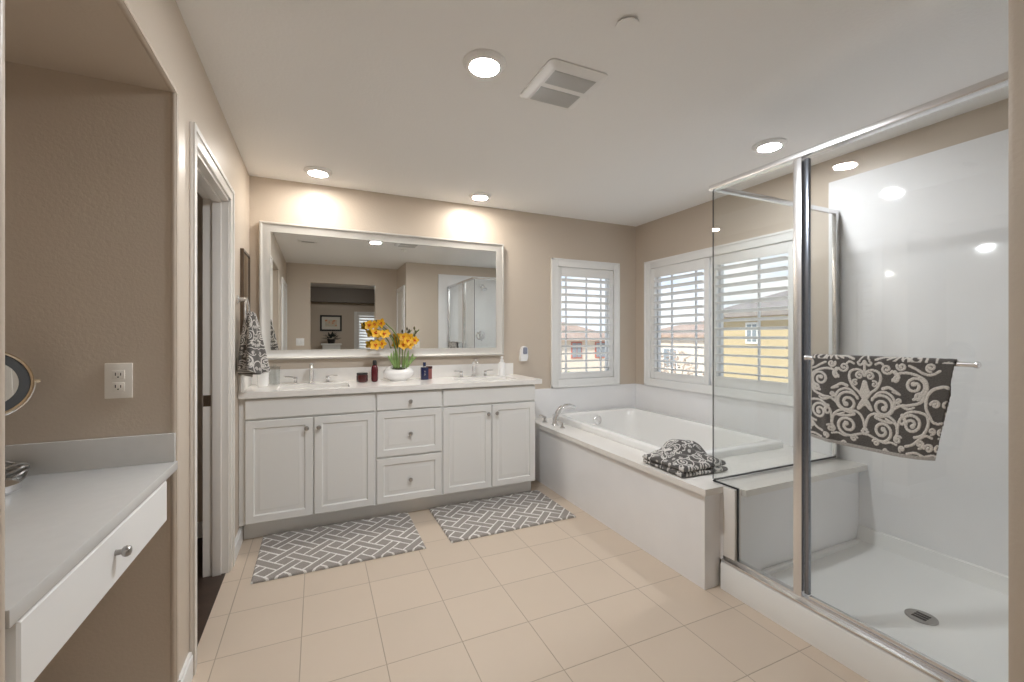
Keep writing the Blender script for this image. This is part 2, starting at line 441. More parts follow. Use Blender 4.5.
st = MB(); st.box(-.072, -.032, D1 - .030, D1 - .018, 0, DZ - .018, .002).box(-.072, -.032, D0 + .018, D0 + .030, 0, DZ - .018, .002).box(-.072, -.032, D0 + .03, D1 - .03, DZ - .030, DZ - .018, .002)
struct('door_stop', st, 'trim', parent=d)
sp = MB(); sp.box(-.114, -.080, D1 - .0195, D1 - .0175, .915, .975).box(-.104, -.090, D1 - .0205, D1 - .019, .93, .96)
o = struct('strike_plate', sp, 'bronze', parent=d); o['label'] = 'dark bronze strike plate'

# toilet room beyond it
TX, TY0, TY1 = -1.55, 1.96, 3.35
tw = MB()
TW = (2.50, 2.98, .90, 1.95)
tw.box(TX - T, TX, TY0, TW[0], 0, ZC).box(TX - T, TX, TW[1], TY1, 0, ZC).box(TX - T, TX, TW[0], TW[1], 0, TW[2]).box(TX - T, TX, TW[0], TW[1], TW[3], ZC)
tw.box(TX - T, -T, TY1, TY1 + T, 0, ZC).box(TX - T, -T - .51, TY0 - .1, TY0, 0, ZC)
tw.box(TX - T, -T, TY0 - .1, TY1 + T, ZC, ZC + .1)
struct('wall_toilet_room', tw, 'wall', 'dim taupe walls of the small room beyond the doorway', smooth=0)
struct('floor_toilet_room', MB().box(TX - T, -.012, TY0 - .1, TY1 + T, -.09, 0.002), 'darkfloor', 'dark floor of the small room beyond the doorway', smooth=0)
struct('baseboard_toilet_room', MB().box(TX, -T - .03, TY1 - .014, TY1, 0, .10).box(TX, TX + .014, TY0, TY1 - .014, 0, .1), 'trim', 'baseboard inside the small dim room')

# second doorway on the left wall and the closet door on the near wall, both seen only in the mirror
d2 = holder('door_2', 'white panelled door in the left wall, seen in the mirror', 'door', (0, .02, 0))
c = MB(); c.box(0, .018, -.40, -.335, 0, 2.095, .003).box(0, .018, .465, .53, 0, 2.095, .003).box(0, .018, -.335, .465, 2.03, 2.095, .003)
struct('casing', c, 'white', parent=d2)
def panel_door_x(x, y0, y1, z0, z1, s):
    p = MB(); p.box(x, x + s * .006, y0, y1, z0, z1)
    for a, b in ((z0 + .12, z0 + .85), (z0 + 1.0, z1 - .12)):
        p.box(x + s * .006, x + s * .012, y0 + .11, y1 - .11, a, b, .004)
    return p
struct('door_leaf', panel_door_x(.0, -.335, .465, .004, 2.03, 1), 'white', parent=d2)
d3 = holder('door_3', 'white closet door on the short wall, seen in the mirror', 'door', (XS, -.06, 0))
c = MB(); c.box(XS - .018, XS, -.395, -.335, 0, 2.095, .003).box(XS - .018, XS, .225, .285, 0, 2.095, .003).box(XS - .018, XS, -.335, .225, 2.03, 2.095, .003)
struct('casing', c, 'white', parent=d3)
struct('door_leaf', panel_door_x(XS, -.335, .225, .004, 2.03, -1), 'trim', parent=d3)

# white splash panels around the tub and the shower surround
sp = MB()
sp.box(2.075, XR, YB - .010, YB, .52, .80, .002).box(XR - .010, XR, 1.70, YB - .010, .52, .80, .002)
struct('trim_2', sp, 'marble', 'white splash panel round the tub under the windows')
ss = MB()
ss.box(XR - .028, XR, YS + .022, 1.700, .0, 2.283, .003).box(2.195, XR, YS, YS + .022, .0, 2.283, .003)
struct('trim_3', ss, 'marble', 'glossy white surround panels on the shower walls')

# ------------------------------------------------------------------ windows and plantation shutters
def window_back():
    x0, x1, z0, z1 = W1
    w = holder('window_1', 'narrow window in the back wall above the tub faucet', 'window', ((x0 + x1) / 2, YB, z0))
    ox0, ox1, oz0, oz1 = 2.460, 3.252, .803, 2.035
    c = MB(); f = YB - .022
    c.box(ox0, x0 + .02, f, YB, oz0, oz1, .004).box(x1 - .02, ox1, f, YB, oz0, oz1, .004).box(x0 + .02, x1 - .02, f, YB, oz0, z0 + .02, .004).box(x0 + .02, x1 - .02, f, YB, z1 - .02, oz1, .004)
    c.box(ox0, ox0 + .016, f - .006, f + .002, oz0, oz1).box(ox1 - .016, ox1, f - .006, f + .002, oz0, oz1).box(ox0, ox1, f - .006, f + .002, oz0, oz0 + .016).box(ox0, ox1, f - .006, f + .002, oz1 - .016, oz1)
    struct('window_casing', c, 'white', parent=w)
    s = MB(); a, b = YB + .065, YB + .10
    s.box(x0, x0 + .045, a, b, z0, z1).box(x1 - .045, x1, a, b, z0, z1).box(x0, x1, a, b, z0, z0 + .045).box(x0, x1, a, b, z1 - .045, z1)
    struct('sash', s, 'white', parent=w)
    struct('glass_pane', MB().box(x0 + .04, x1 - .04, YB + .08, YB + .084, z0 + .04, z1 - .04), 'pane', parent=w, smooth=0)
    g = MB(); m = (x0 + x1) / 2
    for q in (x0 + .165, m + .06, x1 - .11): g.box(q - .006, q + .006, YB + .074, YB + .09, z0 + .04, z1 - .04)
    struct('muntin', g, 'white', parent=w)
    return w
def window_right():
    y0, y1, z0, z1 = W2
    w = holder('window_2', 'wide window in the right wall above the tub', 'window', (XR, (y0 + y1) / 2, z0))
    oy0, oy1, oz0, oz1 = 1.835, 3.428, .803, 2.040
    c = MB(); f = XR - .022
    c.box(f, XR, oy0, y0 + .015, oz0, oz1, .004).box(f, XR, y1 - .015, oy1, oz0, oz1, .004).box(f, XR, y0 + .015, y1 - .015, oz0, z0 + .015, .004).box(f, XR, y0 + .015, y1 - .015, z1 - .015, oz1, .004)
    c.box(f - .006, f + .002, oy0, oy0 + .016, oz0, oz1).box(f - .006, f + .002, oy1 - .016, oy1, oz0, oz1).box(f - .006, f + .002, oy0, oy1, oz0, oz0 + .016).box(f - .006, f + .002, oy0, oy1, oz1 - .016, oz1)
    struct('window_casing', c, 'white', parent=w)
    s = MB(); a, b = XR + .065, XR + .10; ym = 2.64
    for p, q in ((y0, ym), (ym, y1)):
        s.box(a, b, p, p + .045, z0, z1).box(a, b, q - .045, q, z0, z1).box(a, b, p, q, z0, z0 + .045).box(a, b, p, q, z1 - .045, z1)
    struct('sash', s, 'white', parent=w)
    struct('glass_pane', MB().box(XR + .08, XR + .084, y0 + .04, y1 - .04, z0 + .04, z1 - .04), 'pane', parent=w, smooth=0)
    g = MB()
    for q in (2.26, 2.87, 3.16): g.box(XR + .074, XR + .09, q - .007, q + .007, z0 + .04, z1 - .04)
    struct('muntin', g, 'white', parent=w)
    return w
window_back(); window_right()

def shutter(axis, p, a0, a1, z0, z1, la0, la1, lz0, lz1, out, label, tilt=12, n=13, group='white plantation shutters'):
    """axis 'y': lies in a y=const wall, spans x; axis 'x': lies in an x=const wall, spans y. out=+1/-1: the outdoor side"""
    def B(mb, u0, u1, w0, w1, v0, v1, b=0):
        if axis == 'y': mb.box(u0, u1, p + w0, p + w1, v0, v1, b)
        else: mb.box(p + w0, p + w1, u0, u1, v0, v1, b)
        return mb
    loc = ((a0 + a1) / 2, p, z0) if axis == 'y' else (p, (a0 + a1) / 2, z0)
    t = thing('plantation_shutter', label, 'shutter', loc, None)
    f = MB(); th = .014
    B(f, a0, la0, -th, th, z0, z1, .002); B(f, la1, a1, -th, th, z0, z1, .002)
    B(f, la0, la1, -th, th, z0, lz0, .002); B(f, la0, la1, -th, th, lz1, z1, .002)
    obj('shutter_frame', f, 'white', t)
    lv = MB(); pitch = (lz1 - lz0) / n
    for k in range(n):
        zc = lz0 + (k + .5) * pitch
        prof = []
        for i in range(12):
            an = 2 * PI * i / 12; w = .0435 * math.cos(an); h = .0062 * math.sin(an)
            tl = math.radians(tilt) * -out
            prof.append((w * math.cos(tl) - h * math.sin(tl), w * math.sin(tl) + h * math.cos(tl)))
        lo = []
        for u in (la0 + .001, la1 - .001):
            lo.append([((u, p + w, zc + h) if axis == 'y' else (p + w, u, zc + h)) for w, h in prof])
        lv.loops(lo)
    obj('louvers', lv, 'white', t)
    for zz in (z0 + .12, (z0 + z1) / 2, z1 - .12):
        h = MB(); B(h, a1 - .004, a1 + .003, -.018 if out > 0 else .0, 0 if out > 0 else .018, zz - .03, zz + .03); obj('hinge', h, 'white', t)
    return t
shutter('y', YB + .004, 2.54, 3.18, .884, 1.956, 2.575, 3.135, .945, 1.872, 1, 'white plantation shutter in the narrow back wall window')
shutter('x', XR + .004, 2.652, 3.352, .878, 1.962, 2.70, 3.298, .945, 1.872, 1, 'white plantation shutter panel nearer the room corner, pinkish roof behind it')
shutter('x', XR + .004, 1.925, 2.628, .878, 1.962, 1.974, 2.577, .960, 1.885, 1, 'white plantation shutter panel seen through the shower glass, tan house behind it')

# toilet-room window, reflected in the shower surround
w3 = holder('window_3', 'shuttered window of the small room, seen as a reflection in the shower', 'window', (TX, (TW[0] + TW[1]) / 2, TW[2]))
c = MB(); c.box(TX, TX + .02, TW[0] - .07, TW[0], TW[2] - .07, TW[3] + .07).box(TX, TX + .02, TW[1], TW[1] + .07, TW[2] - .07, TW[3] + .07).box(TX, TX + .02, TW[0], TW[1], TW[2] - .07, TW[2]).box(TX, TX + .02, TW[0], TW[1], TW[3], TW[3] + .07)
struct('window_casing', c, 'white', parent=w3)
struct('glass_pane', MB().box(TX - .08, TX - .076, TW[0], TW[1], TW[2], TW[3]), 'pane', parent=w3, smooth=0)
shutter('x', TX - .03, TW[0] + .003, TW[1] - .003, TW[2] + .003, TW[3] - .003, TW[0] + .03, TW[1] - .03, TW[2] + .03, TW[3] - .03, -1, 'white plantation shutter in the small room beyond the doorway, seen reflected in the shower')

# ------------------------------------------------------------------ vanity
VF = 3.10            # cabinet front plane (door faces)
VZ0, VZ1 = .118, .908
CT = .945            # counter top
van = thing('vanity_cabinet', 'long pale grey double vanity cabinet with raised panel doors', 'cabinet', (1.03, 3.35, 0))
b = MB(); b.box(.002, 2.055, VF + .019, VF + .04, VZ0, VZ1).box(.002, .022, VF + .04, YB - .002, VZ0, VZ1).box(2.035, 2.055, VF + .04, YB - .002, VZ0, VZ1).box(.022, 2.035, VF + .04, YB - .002, VZ0, VZ0 + .02)
obj('carcass', b, 'cab', van, smooth=0)
obj('toe_kick', MB().box(.016, 2.06, 3.20, YB - .01, 0, VZ0), 'cab', van, smooth=0)
def raised(x0, x1, z0, z1, inset, yf=VF, raised_panel=True):
    def L(i, y): return [(x0 + i, y, z0 + i), (x1 - i, y, z0 + i), (x1 - i, y, z1 - i), (x0 + i, y, z1 - i)]
    ls = [L(0, yf + .0185), L(0, yf + .004), L(.004, yf)]
    if raised_panel:
        ls += [L(inset, yf), L(inset + .007, yf + .009), L(inset + .013, yf + .009), L(inset + .035, yf + .002), L(inset + .037, yf + .002)]
    return MB().loops(ls)
def knob(parent, x, z, y=VF, m='nickel'):
    k = MB().lathe([(.006, 0), (.0055, .012), (.010, .015), (.0145, .020), (.0150, .024), (.012, .029), (.004, .031)], (x, y, z), 20, 'y')
    return obj('knob', k, m, parent)
for x0, x1 in ((.035, .802), (1.286, 2.046)):
    obj('sink_panel', raised(x0, x1, .776, .898, .02, raised_panel=False), 'cab', van, 20)
for x0, x1, kx in ((.035, .4175, .379), (.4235, .804, .452), (1.286, 1.667, 1.637), (1.674, 2.048, 1.707)):
    dd = obj('cabinet_door', raised(x0, x1, .126, .765, .046), 'cab', van, 20); knob(dd, kx, .698)
for z0, z1, rp in ((.776, .898, False), (.450, .768, True), (.126, .439, True)):
    dd = obj('drawer', raised(.816, 1.274, z0, z1, .046, raised_panel=rp), 'cab', van, 20); knob(dd, 1.045, (z0 + z1) / 2 - (.006 if rp else .007))

CX1, CY0 = 2.098, 3.078
SK = [(.20, .65, 3.17, 3.43), (1.45, 1.93, 3.17, 3.43)]
top = thing('vanity_countertop', 'white quartz countertop with low backsplash on the vanity', 'countertop', (1.06, 3.33, VZ1))
ct = MB()
def slab_with_holes(mb, x0, x1, y0, y1, z0, z1, holes, b=0):
    ys = [y0, holes[0][2], holes[0][3], y1]
    mb.box(x0, x1, ys[0], ys[1], z0, z1).box(x0, x1, ys[2], ys[3], z0, z1)
    e = x0
    for h in holes: mb.box(e, h[0], ys[1], ys[2], z0, z1); e = h[1]
    mb.box(e, x1, ys[1], ys[2], z0, z1)
slab_with_holes(ct, .002, CX1, CY0, YB - .002, VZ1 + .001, CT, SK)
obj('counter_slab', ct, 'quartz', top, smooth=0)
obj('backsplash', MB().box(.016, 2.065, YB - .016, YB - .002, CT, CT + .105, .002), 'quartz', top)
obj('side_splash', MB().box(.002, .016, 3.09, YB - .002, CT, CT + .105, .002), 'quartz', top)
for i, h in enumerate(SK):
    s = MB(); x0, x1, y0, y1 = h; z = VZ1 + .0005
    s.loops([rrect(x0 - .02, x1 + .02, y0 - .02, y1 + .02, .05, z), rrect(x0 - .004, x1 + .004, y0 - .004, y1 + .004, .05, z), rrect(x0 + .004, x1 - .004, y0 + .004, y1 - .004, .05, z - .02),
             rrect(x0 + .02, x1 - .02, y0 + .02, y1 - .02, .06, z - .10), rrect(x0 + .06, x1 - .06, y0 + .06, y1 - .06, .05, z - .13)], False, True)
    t = obj('sink_basin', s, 'porcelain')
    tag(t, ('white undermount sink basin under the towel ring end of the counter', 'white undermount sink basin at the tub end of the counter')[i], 'sink', 'undermount vanity sinks')
    dr = MB().lathe([(.022, 0), (.022, .003), (.012, .004)], ((x0 + x1) / 2, (y0 + y1) / 2, z - .130), 20)
    obj('sink_drain', dr, 'chrome', t)

def faucet(cx, label):
    y = 3.515
    t = thing('sink_faucet', label, 'faucet', (cx, y, CT), 'vanity faucets')
    path = [(cx, y, CT + .008), (cx, y, CT + .09), (cx, y - .006, CT + .118), (cx, y - .030, CT + .137), (cx, y - .065, CT + .139), (cx, y - .095, CT + .128), (cx, y - .108, CT + .113)]
    sp = MB().lathe([(.024, 0), (.024, .006), (.019, .012)], (cx, y, CT), 24)
    sp.tube(path, [.0165, .0155, .0155, .0155, .0150, .0135, .0125], 14)
    obj('spout', sp, 'chrome', t)
    for s in (-1, 1):
        hx = cx + s * .108
        h = MB().lathe([(.022, 0), (.022, .005), (.013, .012), (.011, .030), (.015, .038), (.013, .048), (.004, .052)], (hx, y, CT), 20)
        hh = obj('handle', h, 'chrome', t)
        l = MB().tube([(hx, y, CT + .044), (hx + s * .03, y - .004, CT + .052), (hx + s * .068, y - .008, CT + .053)], [.007, .006, .0045], 10)
        obj('lever', l, 'chrome', hh)
    return t
faucet(.405, 'chrome two-handle faucet on the counter nearest the towel ring')
faucet(1.665, 'chrome two-handle faucet on the counter nearest the bathtub')

# mirror
mr = thing('vanity_mirror', 'wide wall mirror in a silver painted frame above the vanity', 'mirror', (1.01, YB, 1.13))
X0, X1, Z0, Z1 = .064, 1.962, 1.122, 2.116
fr = MB()
def frame_y(mb, x0, x1, z0, z1, prof):
    """prof: (inset, y) from the outer back edge to the inner edge"""
    mb.loops([[(x0 + i, y, z0 + i), (x1 - i, y, z0 + i), (x1 - i, y, z1 - i), (x0 + i, y, z1 - i)] for i, y in prof], False, False)
frame_y(fr, X0, X1, Z0, Z1, [(0, YB - .001), (0, YB - .040), (.004, YB - .046), (.012, YB - .046), (.017, YB - .041), (.024, YB - .036), (.060, YB - .026), (.068, YB - .026), (.072, YB - .018)])
obj('mirror_frame', fr, 'silver', mr)
obj('mirror_glass', MB().box(X0 + .066, X1 - .066, YB - .022, YB - .018, Z0 + .05, Z1 - .066), 'mirror', mr, smooth=0)

# ------------------------------------------------------------------ things on the counter
t = thing('potted_orchid', 'yellow orchids in an oval white ceramic pot on the counter', 'plant', (1.022, 3.44, CT))
pc = (1.022, 3.44, CT)
prof = []
for k in range(17):
    a = -PI / 2 + PI * .80 * k / 16
    prof.append((.100 * math.cos(a) ** .8 if math.cos(a) > 0 else 0, .062 + .062 * math.sin(a)))
prof = [(.05, 0.0)] + [(max(r, .05), z) for r, z in prof[1:]]
prof = [q for q in prof if q[0] >= .056 or q[1] < .06]; r1, z1 = prof[-1]
prof += [(r1 - .008, z1 - .002), (r1 - .014, z1 - .02), (r1 - .02, z1 - .035)]
def slope_rim(mb):
    # the mouth of the pot is cut at a slant, lower towards the front
    out = []
    for x, y, z in mb.v:
        h = (z - pc[2]) / .12; k = max(0.0, min(1.0, (h - .45) / .5)); out.append((x, y, z + (y - pc[1] - .02) * .42 * k))
    mb.v = out; return mb
obj('pot', slope_rim(MB().lathe(prof, pc, 44, sx=1.16, sy=.66)), 'pot', t)
mo = MB()
for k in range(40):
    a = random.uniform(0, 2 * PI); r = random.uniform(0, .048)
    q = (pc[0] + r * math.cos(a) * 1.12, pc[1] + r * math.sin(a) * .62, pc[2] + .094 + random.uniform(-.004, .01))
    mo.lathe([(.002, -.008), (.009, -.003), (.009, .004), (.002, .009)], q, 7)
obj('moss', slope_rim(mo), 'moss', t)
def blade(base, tip, bend, w, n=10):
    m = MB(); B, Tp = Vector(base), Vector(tip); side = (Tp - B).cross(Vector((0, -1, .2))).normalized(); lo = []
    for i in range(n + 1):
        u = i / n; c = B.lerp(Tp, u) + Vector(bend) * math.sin(PI * u) ; ww = w * math.sin(PI * min(.97, .12 + .85 * u)) ** .7
        lo.append([tuple(c - side * ww), tuple(c + Vector((0, -.004, .002))), tuple(c + side * ww), tuple(c + Vector((0, .002, -.002)))])
    return m.loops(lo)
zb = CT + .10
for bx, tx, ty, tz, bend, w in ((.99, .962, 3.42, CT + .22, (-.008, 0, .01), .010), (.995, .935, 3.40, CT + .20, (-.01, 0, .02), .009), (1.00, .985, 3.45, CT + .235, (0, 0, 0), .010), (1.09, 1.13, 3.42, CT + .21, (.01, 0, .015), .010), (1.085, 1.155, 3.41, CT + .185, (.01, 0, .02), .009), (1.08, 1.10, 3.45, CT + .235, (0, 0, 0), .011), (1.02, 1.00, 3.46, CT + .26, (0, 0, 0), .012), (1.06, 1.075, 3.46, CT + .19, (0, 0, 0), .010)):
    obj('leaf', blade((bx, 3.44, zb), (tx, ty, tz), bend, w), 'leaf', t)
for path in ([(1.01, 3.44, zb), (1.005, 3.44, CT + .22), (.985, 3.43, CT + .30), (.935, 3.42, CT + .375), (.87, 3.41, CT + .425), (.83, 3.40, CT + .44)],
             [(1.03, 3.44, zb), (1.03, 3.44, CT + .25), (1.02, 3.43, CT + .33), (.97, 3.42, CT + .40), (.92, 3.41, CT + .445)],
             [(1.065, 3.44, zb), (1.07, 3.44, CT + .22), (1.09, 3.43, CT + .29), (1.13, 3.42, CT + .35), (1.175, 3.41, CT + .40)],
             [(1.05, 3.44, zb), (1.052, 3.44, CT + .27), (1.04, 3.43, CT + .34)]):
    obj('stem', MB().tube(path, .0042, 7), 'stem', t)
def flower(c, size, face, spin):
    """five petals and a lip facing 'face'"""
    mp, mh = MB(), MB()
    f = Vector(face).normalized(); u = f.cross(Vector((0, 0, 1))).normalized(); v = u.cross(f)
    C = Vector(c)
    for k in range(5):
        a = spin + 2 * PI * k / 5 + random.uniform(-.12, .12); d = u * math.cos(a) + v * math.sin(a); s = u * -math.sin(a) + v * math.cos(a)
        L = size * random.uniform(.9, 1.1); lo = []
        for i in range(6):
            q = i / 5; w = size * .42 * math.sin(PI * (.10 + .82 * q)); z = f * (size * (.30 * q * q - .05 * q) )
            cc = C + d * (L * (.10 + .9 * q)) + z
            lo.append([tuple(cc - s * w + f * (size * .10 * math.sin(PI * q))), tuple(cc + f * .001), tuple(cc + s * w + f * (size * .10 * math.sin(PI * q))), tuple(cc - f * .002)])
        mp.loops(lo)
    for k in range(3):
        a = spin + 2 * PI * k / 3; d = u * math.cos(a) + v * math.sin(a)
        mh.tube([C + f * .001, C + d * size * .18 + f * size * .2, C + d * size * .34 + f * size * .42], [size * .10, size * .15, size * .06], 7)
    p = obj('flower', mp, 'petal', t); h = obj('flower_heart', mh, 'petalheart', p); h['label'] = 'dark orange heart'
for x, z, y, s in ((.800, 1.375, 3.40, .040), (.838, 1.382, 3.39, .034), (.888, 1.392, 3.41, .038), (.842, 1.318, 3.40, .040), (.905, 1.308, 3.40, .038), (.925, 1.318, 3.42, .032), (.842, 1.224, 3.39, .040), (.890, 1.235, 3.40, .036),
                   (1.055, 1.285, 3.40, .038), (1.100, 1.282, 3.41, .036), (1.138, 1.258, 3.40, .036), (1.048, 1.225, 3.39, .038), (1.095, 1.225, 3.40, .038), (1.075, 1.255, 3.37, .038)):
    flower((x, y, z), s, (random.uniform(-.5, .5) - .15, -1, random.uniform(-.25, .35)), random.uniform(0, 6))
for x, z in ((1.098, 1.335), (1.138, 1.355), (1.150, 1.325), (1.14, 1.30), (.79, 1.398), (.85, 1.402)):
    obj('bud', MB().lathe([(.001, -.016), (.008, -.004), (.007, .006), (.001, .016)], (x, 3.41, z), 8), 'bud', t)
tw_ = MB().tube([(1.13, 3.42, CT + .35), (1.14, 3.41, CT + .385), (1.138, 3.41, CT + .41)], .002, 6).tube([(1.12, 3.42, CT + .34), (1.10, 3.41, CT + .385)], .002, 6)
obj('bud_stalk', tw_, 'stem', t)

t = thing('cosmetic_jar', 'squat dark red glass jar on the counter beside the orchid pot', 'jar', (.752, 3.44, CT))
obj('jar_body', MB().lathe([(.034, 0), (.040, .004), (.042, .012), (.042, .05), (.039, .056)], (.752, 3.44, CT), 28), 'redglass', t)
obj('jar_lid', MB().lathe([(.039, 0), (.0405, .002), (.0405, .013), (.037, .016)], (.752, 3.44, CT + .056), 28), 'black', t)
t = thing('lotion_bottle', 'slim burgundy bottle with a black cap left of the orchid pot', 'bottle', (.842, 3.44, CT))
obj('bottle_body', MB().lathe([(.018, 0), (.023, .004), (.025, .02), (.026, .09), (.023, .112), (.017, .124), (.013, .128)], (.842, 3.44, CT), 24), 'redbottle', t)
obj('cap', MB().lathe([(.013, 0), (.0145, .002), (.0145, .030), (.011, .036)], (.842, 3.44, CT + .128), 20), 'black', t)
t = thing('perfume_bottle', 'square navy blue perfume bottle with a silver mark right of the orchid', 'bottle', (1.225, 3.44, CT))
obj('flacon', MB().box(1.195, 1.255, 3.425, 3.455, CT, CT + .100, .005), 'navy', t)
obj('collar', MB().lathe([(.013, 0), (.013, .008)], (1.225, 3.44, CT + .100), 18), 'silver', t)
obj('cap', MB().lathe([(.012, 0), (.012, .028), (.010, .031)], (1.225, 3.44, CT + .108), 20), 'navy', t)
e = MB().tube([(1.218, 3.4245, CT + .072), (1.225, 3.4245, CT + .058), (1.232, 3.4245, CT + .072)], .0014, 6).tube([(1.225, 3.4245, CT + .075), (1.225, 3.4245, CT + .036)], .0014, 6).tube([(1.232, 3.4245, CT + .050), (1.223, 3.4245, CT + .046), (1.230, 3.4245, CT + .038), (1.220, 3.4245, CT + .034)], .0013, 6)
obj('emblem', e, 'alu', t)
t = thing('perfume_bottle', 'small rose tinted perfume bottle with dark red cap behind the navy one', 'bottle', (1.272, 3.48, CT))
obj('flacon', MB().box(1.250, 1.294, 3.468, 3.492, CT, CT + .082, .005), 'pinkglass', t)
obj('cap', MB().box(1.244, 1.296, 3.468, 3.492, CT + .083, CT + .104, .003), 'redglass', t)
t = thing('pump_bottle', 'white lotion pump bottle at the tub end of the counter', 'bottle', (1.925, 3.505, CT))
obj('bottle_body', MB().lathe([(.024, 0), (.030, .004), (.030, .105), (.026, .116), (.014, .122)], (1.925, 3.505, CT), 24), 'plastic', t)
obj('pump', MB().lathe([(.014, 0), (.016, .002), (.016, .022), (.008, .024), (.008, .034), (.013, .036), (.013, .046), (.009, .049)], (1.925, 3.505, CT + .122), 20).tube([(1.925, 3.505, CT + .163), (1.905, 3.47, CT + .160)], .006, 8), 'plastic', t)
t = thing('tumbler', 'white ceramic tumbler on the counter under the hanging hand towel', 'cup', (.10, 3.42, CT))
obj('cup_body', MB().lathe([(.028, 0), (.032, .003), (.037, .095), (.034, .095), (.029, .01)], (.10, 3.42, CT), 28), 'porcelain', t)
t = thing('clear_canister', 'tall clear acrylic canister in the corner by the backsplash', 'canister', (.165, 3.50, CT))
obj('canister_body', MB().lathe([(.030, 0), (.034, .002), (.034, .125), (.032, .125), (.032, .006)], (.165, 3.50, CT), 28), 'clear', t)
obj('lid', MB().lathe([(.036, 0), (.036, .008), (.010, .010), (.008, .02)], (.165, 3.50, CT + .125), 28), 'clear', t)

t = thing('air_freshener', 'white plug-in air freshener with a grey blue front on the back wall', 'air freshener', (2.157, YB, 1.064))
b = MB().prism([(2.118 + .012, 1.066), (2.198 - .008, 1.066), (2.202, 1.10), (2.202, 1.17), (2.190, 1.195), (2.170, 1.203), (2.148, 1.195), (2.136, 1.17), (2.128, 1.10)], 1, YB - .045, YB - .001)
obj('housing', b, 'plastic', t)
obj('refill', MB().lathe([(.016, -.028), (.021, -.02), (.022, .02), (.018, .032), (.005, .035)], (2.170, YB - .046, 1.158), 20, sy=.45), 'greyblue', t)

